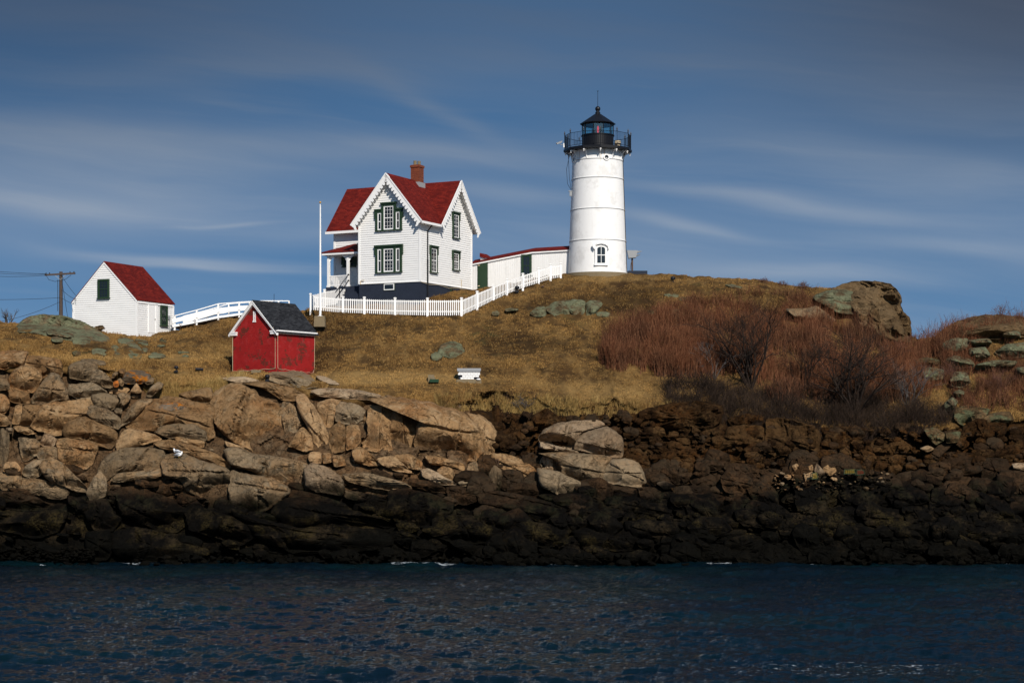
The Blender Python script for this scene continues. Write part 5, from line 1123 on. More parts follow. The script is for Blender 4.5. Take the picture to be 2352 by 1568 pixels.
wv = lambda p0, p1, n, sag: [tuple(Vector(p0).lerp(Vector(p1), i/n)+Vector((0, 0, -sag*abs(math.sin(i*math.pi*.5))))) for i in range(n+1)]
g.tube([(-Wd-.03, -.03, zE-.3), (-Wd-.02, -.03, 12.05)]+wv((-Wd, -.03, 12.0), (-.08, -.03, 12.12), 8, .05), .014, 5)
g.tube([(-.05, -.2, zE+.15), (-.02, -.16, zE-.3), (-.04, -.04, zE-.5), (-.05, -.03, 12.12)], .011, 5)
g.tube([(.03, .14, zE-.3), (.035, .14, 12.2)]+wv((.035, .15, 12.12), (.035, 3.4, 11.95), 8, .06)+[(.035, 3.75, 11.85), (.035, 3.95, 12.2), (.04, 3.97, zE-.3)], .011, 5)
o = g.build('light_cord', CORD, origin=(OX, OY, 12.0)) if False else None
org = Matrix.Translation((OX, OY, 0)) @ Matrix.Rotation(-OA, 4, 'Z')
g.v = [tuple(org @ Vector(v)) for v in g.v]; o = g.build('light_cord', CORD, origin=(OX, OY, 12.0)); tag(o, 'cream light cord draped along the edges of the red brick shed', 'cord')

# ------------------------------------------------------------ white clapboard shed
SX, SY, SA = (313.5-CX)/F*124, 124.0, R(23.5)
S0 = thing('white_shed', 'white clapboard shed with red roof and green windows at far left', 'shed', (SX, SY, 0), -SA)
Wd, Dp = 5.52, 4.54; z0, zE, zR_ = 14.2, 17.2, 20.12; mx_ = -Wd/2; hs2 = Wd/2+.10; sl = (zR_-17.28)/hs2; zl = zR_-sl*hs2
MB().box(-Wd+.02, -.02, .02, Dp-.02, z0, zE).prism([(-Wd+.02, .02, zE), (-.02, .02, zE), (mx_, .02, zR_-.12)], (0, Dp-.04, 0)).build('wall', CLAP, S0)
c = MB(); clapboards(c, fF, z0+.2, zR_-.1, lambda z: (-Wd+.07, -.07) if z < zE else (mx_-(zR_-.10-z)/sl, mx_+(zR_-.10-z)/sl), pitch=.155)
clapboards(c, fS, z0+.2, zE, lambda z: (.07, Dp-.07), pitch=.155); c.build('siding', CLAP, S0)
r = MB(); slab(r, (mx_+hs2, -.08, zl), (mx_+hs2, Dp+.1, zl), (mx_, Dp+.1, zR_), (mx_, -.08, zR_), .06); slab(r, (mx_-hs2, Dp+.1, zl), (mx_-hs2, -.08, zl), (mx_, -.08, zR_), (mx_, Dp+.1, zR_), .06); r.build('roof', ROOF, S0)
for sg in (1, -1):
    g = MB(); a = Vector((mx_, -.075, zR_-.062)); b = Vector((mx_+sg*(hs2-.02), -.075, zl-.062)); dd = Vector((0, 0, -.15)); g.prism([a, b, b+dd, a+dd], (0, .07, 0)); g.build('rake_board', WHITE2, S0)
pieces('corner_board', WHITE2, S0, [(-.08, .052, -.052, .0, z0, zE-.02), (.0, .052, .002, .08, z0, zE-.06), (0, .05, Dp-.08, Dp+.05, z0, zE-.06), (-Wd-.05, -Wd+.08, -.05, .0, z0, zE-.1), (.0, .08, .1, Dp-.1, zE-.16, zE-.02)])
win(S0, fF, -3.29, -2.29, 17.48, 18.82, 3, 6, fr=.10, hood=False, sash_mat=GREEN); win(S0, fS, 2.82, 3.68, 15.62, 17.08, 3, 6, fr=.10, hood=False, sash_mat=GREEN)
g = MB(); fbox(g, fS, 1.36, 1.44, 0, .08, 15.0, 17.1); fbox(g, fS, 2.26, 2.48, 0, .08, 15.0, 17.1); fbox(g, fS, 1.441, 2.259, 0, .05, 15.0, 17.07); dr = g.build('door', WHITE2, S0)
MB().ball((.09, 2.15, 16.0), .035, 8, 6).build('door_knob', IRON, dr)
g = MB(); g.tube([(.1, 3.9, 15.1), (.1, 3.9, 16.2), (.1, 3.85, 16.3)], .025, 6).box(.04, .14, 3.82, 3.98, 16.1, 16.35); g.tube([(.1, 4.2, 15.1), (.1, 4.2, 15.6)], .03, 6); g.build('pipe', GREYM, S0)

# ------------------------------------------------------------ white picket fence
FN = thing('picket_fence', 'white picket fence running in front of the house and up to the lighthouse', 'fence', P(714, 713, 126.5))
fo_ = FN.location.copy()
def fence_run(nodes, heights, skip_first=False):
    pts_ = [P(px, py, Y) for px, py, Y in nodes]
    for i, p in enumerate(pts_):
        if i == 0 and skip_first: continue
        h = heights[i]; g = MB(); x, y, z = p-fo_; g.box(x-.075, x+.075, y-.075, y+.075, z-.35, z+h+.05).box(x-.11, x+.11, y-.11, y+.11, z+h+.05, z+h+.10).box(x-.08, x+.08, y-.08, y+.08, z+h+.10, z+h+.13)
        g.build('fence_post', WHITE2, FN)
    for i in range(len(pts_)-1):
        a, b = pts_[i]-fo_, pts_[i+1]-fo_; d = b-a; L = Vector((d.x, d.y, 0)).length; dh = Vector((d.x, d.y, 0)).normalized(); nn = Vector((dh.y, -dh.x, 0)); 
        if nn.y > 0: nn = -nn
        n = max(2, int(L/.142)); h0, h1 = heights[i], heights[i+1]; g = MB(); sag = -.04
        for rz in (.28, .88): g.bar(a+Vector((0, 0, h0*rz)), b+Vector((0, 0, h1*rz)), .045, .075)
        for j in range(n):
            t = (j+.5)/n; c = a.lerp(b, t)+nn*.045; h = h0*(1-t)+h1*t+sag*math.sin(math.pi*t)+random.uniform(-.012, .012); w = .036; c = c+dh*random.uniform(-.006, .006)
            q_ = [c-dh*w+Vector((0, 0, .05)), c+dh*w+Vector((0, 0, .05)), c+dh*w+Vector((0, 0, h-.07)), c+Vector((0, 0, h)), c-dh*w+Vector((0, 0, h-.07))]
            g.prism(q_, nn*.022)
        g.build('picket_panel', WHITE2, FN)
fence_run([(714, 713, 126.5), (788, 719.6, 126.4), (837, 721, 126.3), (907.5, 724, 126.2), (982, 726, 126), (1060, 726, 126)], [1.12, 1.12, 1.12, 1.16, 1.2, 1.22])
fence_run([(1060, 726, 126), (1096, 708.6, 127.1), (1133, 690.5, 128.2), (1164.5, 675.8, 129.2), (1201, 661.8, 130.3), (1237, 650.6, 131.0), (1264.4, 642, 131.4), (1288, 638, 131.6)], [1.22, 1.16, 1.08, 1.03, 1.0, 1.03, 1.06, 1.0], True)
def ret(px, Y, z): return (px, YH-(z-EYE)*F/Y, Y)
fence_run([(714, 713, 126.5), ret(745.7, 129, 17.15), ret(777, 131.2, 17.45), ret(808, 133.2, 17.65)], [1.12, 1.15, 1.2, 1.25], True)

# ------------------------------------------------------------ boardwalk with white rails
BW = thing('boardwalk', 'white railed wooden boardwalk rising behind the white and red sheds', 'walkway', P(402, 751, 127.5)); bo = BW.location.copy()
bp = [(396, 760, 727, 127.0), (401.5, 758, 725, 127.0), (452, 745, 712, 127.6), (501.5, 737, 697.7, 128.2), (549.5, 735, 694, 128.8), (600, 732, 691, 129.4), (640, 728, 691, 129.9)]
def deckz(i): return [750, 748.5, 739, 728.5, 722, 720, 719][i]
def rline(k_, Yo, xo):
    return [P(b[0]+xo, b[2]+(deckz(i)-b[2])*k_, b[3]+Yo)-bo for i, b in enumerate(bp)]
for Yo, xo in ((0, 0), (1.5, 24)):
    for i, b in enumerate(bp):
        if i == 0: continue
        pt = P(b[0]+xo, b[2], b[3]+Yo)-bo; bt = P(b[0]+xo, deckz(i)+(9 if Yo == 0 else 10), b[3]+Yo)-bo; MB().bar((pt.x, pt.y, bt.z-.5), (pt.x, pt.y, pt.z), .12 if Yo == 0 else .10).build('railing_post', WHITE2, BW)
    g = MB()
    for k_, h_, w_ in ((0.0, .07, .12), (.46, .30, .03), (.98, .16, .04)):
        ln_ = rline(k_, Yo-.09 if k_ else Yo, xo)
        for a, b in zip(ln_[:-1], ln_[1:]): g.bar(a, b, w_, h_)
    g.build('railing', WHITE2, BW)
g = MB(); f1 = [P(b[0], deckz(i)+1, b[3])-bo for i, b in enumerate(bp)]; f2 = [P(b[0]+24, deckz(i)+1, b[3]+1.5)-bo for i, b in enumerate(bp)]
for i in range(len(bp)-1):
    lo_ = Vector((0, 0, -.12)); a, b, c_, d = f1[i], f1[i+1], f2[i+1], f2[i]; z_ = lambda v, w: Vector((v.x, v.y, w.z))
    d = z_(d, a); c_ = z_(c_, b); g.hexa([a+lo_, b+lo_, c_+lo_, d+lo_], [a, b, c_, d])
g.build('deck', PINE, BW)
# pair of iron eye stakes
for x_, y_, lb in ((447.5, 749, 'right'), (414, 757, 'left')):
    t = thing('iron_ring_stake', 'rusty iron ring stake by the boardwalk, the %s one of two' % lb, 'stake', P(x_*1.0, y_-8+2, 126.6), group='iron ring stakes'); g = MB(); g.tube([(0, 0, -.15), (0, 0, .12)], .02, 6); g.build('stake', RUSTP, t)
    MB().tube([(.075*math.cos(a_), 0, .19+.075*math.sin(a_)) for a_ in np.linspace(-1.57, 4.7, 13)], .02, 6).build('ring', RUSTP, t)

# ------------------------------------------------------------ flagpole, utility pole, wires
fb = P(735.5, 741, 124); FP = thing('flagpole', 'slim white flagpole with gold ball on a concrete block', 'flagpole', fb)
s1 = F/124
MB().lathe([(.14, 15/s1), (.08, 16.5/s1), (.075, 17/s1), (.06, 150/s1), (.035, 272/s1)], 12).build('pole', WHITE2, FP, smooth=True); MB().ball((0, 0, 276/s1), .075).build('finial_ball', GOLD, FP, smooth=True)
MB().lathe([(.22, 14.8/s1), (.22, 15.5/s1), (.1, 16.5/s1)], 12).build('flange', WHITE2, FP)
MB().hexa([(-.42, -.35, -.3), (.36, -.35, -.3), (.36, .35, -.3), (-.42, .35, -.3)], [(-.38, -.33, 14.9/s1), (.34, -.33, 14.9/s1), (.34, .33, 14.9/s1), (-.38, .33, 14.9/s1)]).build('concrete_block', CONC, FP)
g = MB().tube([(.09, -.03, 20/s1), (.07, -.03, 150/s1), (.05, 0, 268/s1)], .006, 4).build('halyard', WHITE, FP)
UY = 129.; UP = thing('utility_pole', 'weathered wooden utility pole with crossarm left of the white shed', 'utility pole', P(140, 735, UY)); s2 = F/UY
MB().tube([(0, 0, -.8), (0, 0, 111/s2)], [.15, .12], 10).build('pole', PINE, UP)
MB().bar((-36/s2, -.14, 103/s2), (34/s2, -.14, 107/s2), .10, .13).build('crossarm', PINE, UP)
MB().bar((-14/s2, -.16, 104/s2), (0, -.16, 92/s2), .03).bar((14/s2, -.16, 105/s2), (0, -.16, 92/s2), .03).build('brace', GREYM, UP)
for x in (-33, -25, 22, 31): MB().tube([(x/s2, -.14, (106+x*.05)/s2), (x/s2, -.14, (110+x*.05)/s2)], [.05, .03], 6).build('insulator', IRON, UP)
g = MB(); g.tube([(-33/s2, -.2, 103/s2), (-26/s2, -.2, 92/s2), (-12/s2, -.2, 88/s2), (-2/s2, -.2, 90/s2)], .015, 4); g.tube([(25/s2, -.2, 103/s2), (12/s2, -.2, 93/s2), (3/s2, -.2, 90/s2)], .015, 4)
g.tube([(-6/s2, -.16, 92/s2), (-6/s2, -.16, 20/s2)], .02, 4); g.build('drop_cable', WIRE, UP)
up0 = UP.location
def wire(a, b, sag, label, r_=.014):
    a, b = Vector(a), Vector(b); pts_ = [a.lerp(b, i/14)+Vector((0, 0, -sag*4*(i/14)*(1-i/14))) for i in range(15)]
    o = MB().tube(pts_, r_, 5).build('overhead_wire', WIRE, origin=tuple(a)); tag(o, label, 'wire', 'overhead wires'); return o
wq_ = lambda x, y, Y=UY-.14: P(x, y, Y)
wire(wq_(106, 629), wq_(-160, 607, 122), .12, 'highest overhead wire leaving the crossarm to the left'); wire(wq_(114, 629.5), wq_(-160, 604, 126), .3, 'middle overhead wire leaving the crossarm to the left')
wire(wq_(118, 631), wq_(-160, 615, 130), .35, 'lowest wire leaving the crossarm to the left'); wire(wq_(138, 683.5), wq_(-160, 683, 124), .15, 'level wire running left from halfway down the pole')
wire(wq_(138, 693), wq_(-160, 740, 126), .75, 'slack wire drooping left from the pole towards the ground'); wire(wq_(142, 633), wq_(176, 680, 125.6), .1, 'upper service wire from the pole to the white shed')
wire(wq_(142, 665), wq_(176, 688, 125.6), .1, 'middle service wire from the pole to the white shed'); wire(wq_(142, 684), wq_(170, 698, 125.4), .05, 'lower service wire from the pole to the white shed')
wire(wq_(143, 650), wq_(158, 745, UY+2), .0, 'guy wire running down right beside the utility pole')
# ------------------------------------------------------------ small things on the turf
bx = thing('brick_planter', 'low white painted brick box with missing bricks and a grey slab top', 'planter', P(1077.5, 871, surfY(1077.5, 871)-.2))
sb = F/bx.location.y; hw = 25/sb; hh = 19.5/sb
g = MB()
for r_ in range(4):
    for c_ in range(7):
        if (r_ == 0 and c_ in (0, 5, 6)) or (r_ == 1 and c_ in (0, 6)): continue
        x0 = -hw+(c_+(.5 if r_ % 2 else 0)-.25)*2*hw/6.5; x1 = min(hw, x0+2*hw/6.5-.012); x0 = max(-hw, x0)
        if x1-x0 > .03: g.box(x0, x1, -.32, -.2, r_*hh/4, (r_+1)*hh/4-.012)
g.build('brickwork', WHITE, bx); MB().box(-hw+.04, hw-.04, -.195, .4, -.25, hh-.01).build('core', BLUEF, bx); MB().box(-hw-.06, hw+.06, -.40, .5, hh, hh+.16).box(-hw-.03, hw+.03, -.38, .48, hh-.06, hh-.001).build('top_slab', GREYM, bx)
MB().box(-hw-.1, hw+.1, -.5, .5, -.3, -.01).build('footing', CONC, bx)
st = thing('white_stone', 'small white stone lying in front of the brick box', 'stone', P(1099, 871.5, surfY(1099, 872)-.7)); MB().ball((0, 0, .02), .11, 8, 6, (1.3, .8, .6)).build('stone', WHITE, st)
cbk = thing('concrete_stub', 'small stepped concrete block in the grass left of the brick box', 'concrete block', P(991, 871, surfY(991, 871)-.1)); MB().box(-.22, .18, -.15, .2, -.2, .30).build('block', CONC, cbk); MB().box(.0, .26, -.4, -.16, -.2, .14).build('step', CONC, cbk)
MB().box(-.1, .5, -.5, -.1, -.2, .0).build('green_mat', m_paint('green_cover', (.006, .035, .012)), cbk)
def spot(px, py, label, sc=1.0, cyl=False):
    y = surfY(px, py)-.3; t = thing('ground_spotlight', label, 'spotlight', P(px, py, y), group='black ground spotlights')
    g = MB()
    if cyl: g.tube([(-.34, 0, .14), (.34, 0, .10)], .13, 12); g.build('housing', IRON, t)
    else:
        g.lathe([(.05, .12), (.17, .16), (.19, .24), (.17, .33), (.06, .40)], 12); g.build('housing', IRON, t, smooth=True); MB().tube([(0, 0, -.15), (0, 0, .14)], .05, 8).box(-.14, .14, -.1, .1, -.12, .02).build('stand', IRON, t)
    t.scale = (sc,)*3
spot(1187.5, 668, 'black spotlight on the slope beside the middle of the picket fence', .95); spot(1545.5, 647, 'black spotlight high on the ridge right of the lighthouse', 1.0)
spot(614, 872, 'black spotlight on the rock in front of the red shed', .9); spot(405, 851, 'small black spotlight standing in dry grass near left boulders', .8); spot(458, 851, 'black cylinder light lying in dry grass left of the red shed', .75, True)
o = thing('rusty_lamp', 'small rusty red lamp on the slope right of the fence spotlight', 'lamp', P(1247, 661, surfY(1247, 661)-.2)); MB().ball((0, 0, .1), .11, 10, 8, (1, 1, .8)).build('housing', RUSTP, o); MB().tube([(0, 0, -.15), (0, 0, .1)], .03, 6).build('stand', RUSTP, o)
# driftwood boards by the red shed
brd = MB().bar((0, 0, .0), (.62, -.1, .03), .16, .16).build('wood_block', CONC, origin=None); brd.location = P(578, 853.5, 116.0); tag(brd, 'short pale timber block at the foot of the red shed', 'timber')
# mooring ring in the ledge
t = thing('mooring_ring', 'iron mooring ring set upright in the sloping pale ledge', 'ring', P(1142.5, 1062, surfY(1142.5, 1062)-1.0)); MB().tube([(.09*math.cos(a_)*1.0, 0, .12+.12*math.sin(a_)) for a_ in np.linspace(-.6, 3.75, 12)], .022, 6).build('ring', RUSTP, t); MB().tube([(.0, 0, -.2), (.08, 0, .06)], .02, 6).build('pin', RUSTP, t)
# wrecked lobster traps
def trap(px, py, w, h, rot, mat, label):
    t = thing('lobster_trap', label, 'lobster trap', P(px, py, surfY(px, py)-1.9), rot, 'wrecked lobster traps'); g = MB(); n = 5
    cs_ = [(-w, -w*.5, 0), (w, -w*.5, .04), (w, w*.5, .05), (-w, w*.5, 0)]; tp = [(-w*.9, -w*.4, h), (w*.8, -w*.5, h*.8), (w, w*.5, h), (-w, w*.4, h*.9)]
    for i in range(4): g.bar(cs_[i], cs_[(i+1) % 4], .03); g.bar(tp[i], tp[(i+1) % 4], .03); g.bar(cs_[i], tp[i], .03)
    g.build('frame', GREEN, t); g = MB()
    for i in range(n+1):
        f_ = i/n; L_ = lambda a, b: Vector(a).lerp(Vector(b), f_)
        g.bar(L_(cs_[0], cs_[1]), L_(tp[0], tp[1]), .016); g.bar(L_(cs_[0], tp[0]), L_(cs_[1], tp[1]), .016); g.bar(L_(tp[0], tp[1]), L_(tp[3], tp[2]), .016); g.bar(L_(tp[0], tp[3]), L_(tp[1], tp[2]), .016)
    g.build('netting', mat, t)
trap(1870, 1100, .20, .40, .3, DKWIRE, 'crumpled yellow trap piece between stones left of the round beach boulder'); trap(1952, 1088, .35, .28, -.2, DKWIRE, 'yellow wire lobster trap left of the pair wedged under the ledge')
trap(1973, 1090, .3, .32, .5, m_paint('orange_net', (.13, .025, .01)), 'orange and yellow trap wedged rightmost under the ledge')
# gulls resting on the ledge
def gull(px, py, label, rz, lift=1.5):
    t = thing('seagull', label, 'seagull', P(px, py, surfY(px, py)-lift), rz, group='gulls resting on the ledge'); g = MB()
    n = 14; ax = [(-.30, .055, .012), (-.22, .085, .05), (-.10, .11, .10), (.02, .12, .125), (.12, .13, .105), (.18, .165, .072), (.21, .22, .055), (.225, .265, .058), (.25, .285, .045), (.275, .285, .015)]
    g.tube([(x, 0, z) for x, z, r_ in ax], [a[2] for a in ax], n); g.build('body', WHITE2, t, smooth='all')
    for s_ in (-1, 1):
        w = MB(); w.tube([(.13, s_*.07, .15), (.0, s_*.105, .15), (-.15, s_*.08, .12), (-.34, s_*.025, .085)], [.03, .075, .05, .01], 10); w.build('wing', GULLG, t, smooth='all')
        MB().ball((.245, s_*.042, .293), .009, 6, 4).build('eye', IRON, t); MB().tube([(.03, s_*.04, .04), (.03, s_*.04, -.05), (.07, s_*.04, -.055)], .009, 5).build('leg', BEAK, t)
    MB().tube([(.27, 0, .28), (.315, 0, .272), (.335, 0, .262)], [.014, .010, .004], 6).build('beak', BEAK, t)
    MB().tube([(-.28, 0, .06), (-.40, 0, .05)], [.03, .012], 6).build('tail', IRON, t)
gull(410, 1048, 'white and grey gull resting nearest on the ledge, the lower of two', R(-15)); gull(407, 1041, 'second gull just behind and above the first on the ledge', R(160), 1.2)

# ------------------------------------------------------------ dry turf, brush and bare shrubs
def ground_pt(px, py):
    Y = surfYv(px, py); return np.stack([(px-CX)/F*Y, Y, EYE+(YH-py)/F*Y], -1)
def ray_ground(px, py):   # real displaced ground height under a sample: nearest mesh vertex
    return None
from mathutils.bvhtree import BVHTree
gv = [Vector(v) for v in np.stack([GXV, GYV, GZV], -1).reshape(-1, 3)[::1]]
gv = list(map(tuple, np.concatenate([np.array(gv)]+[a for a, b in SHEETS]))); n0_ = X.size; gq = quads.tolist()
for a, b in SHEETS: gq += (b+n0_).tolist(); n0_ += len(a)
bvh = BVHTree.FromPolygons(gv, gq)
eye = Vector((0, 0, EYE))
def hit(px, py):
    d = (P(px, py, 100.0)-eye).normalized(); r_ = bvh.ray_cast(eye, d, 250); return r_[0]
GOLDS = [(560, 872, 110, 14, .9), (800, 868, 110, 16, 1.0), (960, 868, 160, 14, 1.0), (1420, 905, 160, 26, .7), (1260, 885, 140, 20, .4), (300, 822, 330, 10, .8), (480, 800, 120, 22, .5), (1400, 640, 110, 14, .8), (900, 790, 90, 14, .4), (1080, 800, 60, 12, .3), (420, 860, 100, 16, .5),
 (1180, 790, 140, 26, -.9), (1290, 700, 130, 20, -.7), (780, 760, 120, 18, -.8), (1450, 690, 80, 30, -.8), (430, 780, 60, 14, -.6), (930, 745, 160, 10, -.5), (1150, 905, 100, 14, -.8), (200, 800, 90, 14, -.5), (640, 750, 70, 20, -.4), (1560, 665, 120, 14, -.5), (960, 840, 120, 10, -.6)]
def goldv(px, py):
    g_ = np.zeros_like(px)
    for a, b, ra, rb, w in GOLDS: g_ = g_+w*np.exp(-((px-a)/ra)**2-((py-b)/rb)**2)
    return np.clip(g_, -1, 1)
def goldw(V):
    V = np.asarray(V); Y_ = np.maximum(V[:, 1], 1); return goldv(CX+F*V[:, 0]/Y_, YH-(V[:, 2]-EYE)*F/Y_)
def blades(name, pts_, hgt, wid, lean, nper, mat, seed, kind_label, spread=.10, rib=2):
    r_ = np.random.default_rng(seed); n = len(pts_); Pn = np.repeat(np.array(pts_), nper, 0); hn = np.repeat(np.array(hgt), nper)*r_.uniform(.55, 1.15, n*nper); N = len(Pn)
    Pn = Pn+r_.normal(size=(N, 3))*np.array([spread, spread, 0.0]); th = r_.uniform(0, 2*np.pi, N); tl = np.abs(r_.normal(size=N))*lean
    wd = np.stack([np.cos(r_.uniform(-.9, .9, N)), np.sin(r_.uniform(-.9, .9, N)), np.zeros(N)], -1)*wid*r_.uniform(.7, 1.3, N)[:, None]
    d = np.stack([np.cos(th)*tl+.25*lean, np.sin(th)*tl, np.ones(N)], -1); d /= np.linalg.norm(d, axis=1)[:, None]
    b = Pn-np.array([0, 0, .04]); mid_ = Pn+d*hn[:, None]*.55; d2 = d+np.stack([np.cos(th)*tl*.9, np.sin(th)*tl*.9, -.35*tl], -1); tip = mid_+d2*hn[:, None]*.45
    V = np.stack([b-wd, b+wd, mid_+wd*.7, mid_-wd*.7, tip+wd*.15, tip-wd*.15], 1).reshape(-1, 3); o_ = np.arange(N)[:, None]*6
    Fq = np.concatenate([o_+np.array([0, 1, 2, 3]), o_+np.array([3, 2, 4, 5])], 0)
    return tag(npmesh(name, V, Fq, mat, smooth=False, attr={'rnd': np.repeat(r_.random(N), 6), 'gold': np.repeat(goldw(b), 6)}), kind_label, name.replace('_', ' '), kind='stuff')
def m_blade(name, a, b, c, wscale=.16):
    m, q = newmat(name); p = wpos(q); rn = q.n('ShaderNodeAttribute', attribute_name='rnd').outputs['Fac']
    col = q.mix(q.ramp(q.noise(p, wscale, 4, .6), .40, .62), a, b); col = q.mix(q.ramp(q.noise(p, .45, 5, .7), .54, .66), col, tuple(x*.38 for x in b))
    gd = q.n('ShaderNodeAttribute', attribute_name='gold').outputs['Fac']; gd = q.math('ADD', gd, q.math('MULTIPLY', q.math('SUBTRACT', q.noise(p, .6, 5, .7), .5), 1.1))
    col = q.mix(q.math('MULTIPLY', q.ramp(gd, .1, .9), .75), col, tuple(.3*x+.7*y for x, y in zip(a, c))); col = q.mix(q.math('MULTIPLY', q.ramp(gd, -.1, -.8), .8), col, tuple(x*.62 for x in b))
    col = q.mix(q.math('MULTIPLY', q.ramp(rn, .55, 1.0), .55), col, c); col = q.mix(q.math('SUBTRACT', 1.0, q.ramp(rn, .0, .35)), col, tuple(x*.4 for x in a)); finish(q, col, .9, spec=.08); return m
TURF = m_blade('dry_grass_blades', (.290, .158, .049), (.125, .065, .022), (.46, .29, .105))
me_ = ground.data; at_ = me_.attributes.new('gold', 'FLOAT', 'POINT'); at_.data.foreach_set('value', goldw(np.stack([GXV, GYV, GZV], -1).reshape(-1, 3)).astype(np.float32))
pts_, hg = [], []
def top_lim(x): return float(np.interp(x, kx, [KEY[c][4][0] for c in kx]))
def bot_lim(x): return float(np.interp(x, kx, [KEY[c][1][0] for c in kx]))+14
for _ in range(60000):
    x = random.uniform(-40, 2392); t_, b_ = top_lim(x)-6, bot_lim(x); y = random.uniform(t_, b_)
    if in_any(x, y-2): continue
    h = hit(x, y)
    if h is None or h.y > 142: continue
    n_1 = mnoise.noise(h*.35); n_2 = mnoise.noise(h*1.3+Vector((5, 0, 0)))
    if n_2 < -.22: continue
    edge = 1+1.0*max(0, 1-(b_-y)/26)
    pts_.append(tuple(h)); hg.append((.055+.13*max(0, n_2+.25)+.07*max(0, n_1))*edge*(1 if h.y < 130 else .7)*(.6 if y > 845 and 700 < x < 1560 and edge < 1.1 else 1))
blades('dry_grass', pts_, hg, .013, 1.15, 7, TURF, 5, 'matted golden brown dead grass covering the slope')
# reddish cane thicket
BRN = m_blade('red_brown_canes', (.112, .040, .019), (.050, .021, .012), (.32, .155, .080), .3); DKB = m_blade('dark_twigs', (.030, .020, .014), (.018, .012, .009), (.075, .048, .034), .3)
def inpoly(x, y, pl):
    a = pl; b = np.roll(a, -1, 0); cnd = ((a[:, 1] > y) != (b[:, 1] > y)) & (x < (b[:, 0]-a[:, 0])*(y-a[:, 1])/(b[:, 1]-a[:, 1]+1e-9)+a[:, 0]); return cnd.sum() % 2 == 1
def canes(name, poly, n, h0, h1, mat, seed, label, lean=.22, wob=.10, w=.011, twig=2):
    r_ = random.Random(seed); pl = np.array(poly, float); V = []; Fq = []; rn = []; lo_, hi_ = pl.min(0), pl.max(0); c_ = 0; tries = 0
    def strip(pp, w_):
        o_ = len(V)
        for i, p in enumerate(pp):
            ww = w_*(1-.65*i/(len(pp)-1)); V.append((p[0]-ww, p[1], p[2])); V.append((p[0]+ww, p[1]+.4*ww, p[2])); 
        for i in range(len(pp)-1): Fq.append((o_+2*i, o_+2*i+1, o_+2*i+3, o_+2*i+2))
        k_ = r_.random(); rn.extend([k_]*(2*len(pp)))
    while c_ < n and tries < n*6:
        tries += 1; x, y = r_.uniform(lo_[0], hi_[0]), r_.uniform(lo_[1], hi_[1])
        if not inpoly(x, y, pl): continue
        h = hit(x, y)
        if h is None: continue
        cn = mnoise.noise(h*.55)+.5*mnoise.noise(h*1.4)
        if cn < -.22: continue
        c_ += 1; L = r_.uniform(h0, h1)*(.85+.75*cn)*(r_.uniform(1, 1.35) if r_.random() < .12 else 1); th = r_.uniform(0, 6.28); tl = abs(r_.gauss(0, lean)); d = Vector((math.cos(th)*tl, math.sin(th)*tl, 1)).normalized(); cv = Vector((r_.gauss(0, wob), r_.gauss(0, wob), -abs(r_.gauss(0, wob*.6))))
        pp = [h+d*L*t_+cv*L*t_*t_+Vector((r_.gauss(0, .008), r_.gauss(0, .008), 0)) for t_ in (0, .25, .5, .75, 1.0)]; pp[0] = pp[0]-Vector((0, 0, .1)); strip(pp, w*r_.uniform(.6, 1.3))
        for _ in range(twig):
            t_ = r_.uniform(.35, .9); i = int(t_*4); b = pp[i].lerp(pp[min(4, i+1)], t_*4-i); dd = (d+Vector((r_.gauss(0, .6), r_.gauss(0, .6), r_.gauss(0, .25)))).normalized(); l2 = L*r_.uniform(.12, .3); strip([b, b+dd*l2*.5, b+dd*l2+Vector((0, 0, .05))], w*.55)
    return tag(npmesh(name, np.array(V), np.array(Fq), mat, smooth=False, attr={'rnd': np.array(rn)}), label, 'brush', kind='stuff')
canes('red_cane_brush', [(1375, 835), (1388, 800), (1420, 770), (1470, 755), (1540, 748), (1640, 750), (1720, 760), (1760, 800), (1740, 850), (1640, 872), (1560, 870), (1480, 864), (1400, 852)], 9000, 1.1, 2.1, BRN, 3, 'dense thicket of upright reddish brown canes on the slope')
canes('tangled_red_brush', [(1560, 700), (1600, 685), (1680, 676), (1760, 672), (1850, 680), (1890, 705), (1860, 745), (1750, 760), (1600, 760), (1500, 752), (1450, 745), (1480, 725)], 4800, .5, 1.3, BRN, 4, 'flattened tangle of orange red stems above the cane thicket', lean=1.3, wob=.35)
canes('right_brush', [(1720, 760), (1880, 745), (1960, 770), (2050, 800), (2100, 805), (2150, 800), (2200, 830), (2160, 900), (2080, 930), (1940, 930), (1780, 930), (1700, 880)], 9500, .8, 1.7, BRN, 5, 'ragged reddish undergrowth filling the dip at the right')
canes('dark_undergrowth', [(1520, 885), (1620, 878), (1760, 900), (1940, 920), (2100, 930), (2200, 950), (2140, 1025), (1900, 1020), (1700, 985), (1540, 950)], 9500, .5, 1.6, DKB, 6, 'low dark brown twiggy growth along the top of the bank', lean=.8, wob=.3, twig=3)
canes('hill_brush', [(2090, 800), (2110, 785), (2180, 760), (2230, 745), (2352, 740), (2400, 740), (2400, 960), (2300, 940), (2220, 960), (2180, 900), (2120, 860)], 4200, .5, 1.4, BRN, 7, 'sparse reddish stems between the rocks of the right hill', lean=.5, twig=3)
canes('bank_roots', [(1130, 905), (1250, 915), (1330, 925), (1330, 960), (1200, 975), (1140, 950)], 900, .3, .8, DKB, 8, 'grey dead roots hanging at the turf edge above the earth bank', lean=1.5, wob=.5)
TUFT = m_blade('golden_tufts', (.30, .19, .06), (.24, .14, .045), (.42, .30, .12))
tp, th_ = [], []
for _ in range(800):
    x = random.choice([random.uniform(1000, 1600), random.uniform(1180, 1330), random.uniform(330, 560)]); y = bot_lim(x)+random.uniform(-18, 18); h = hit(x, y)
    if h: tp.append(tuple(h)); th_.append(random.uniform(.2, .55))
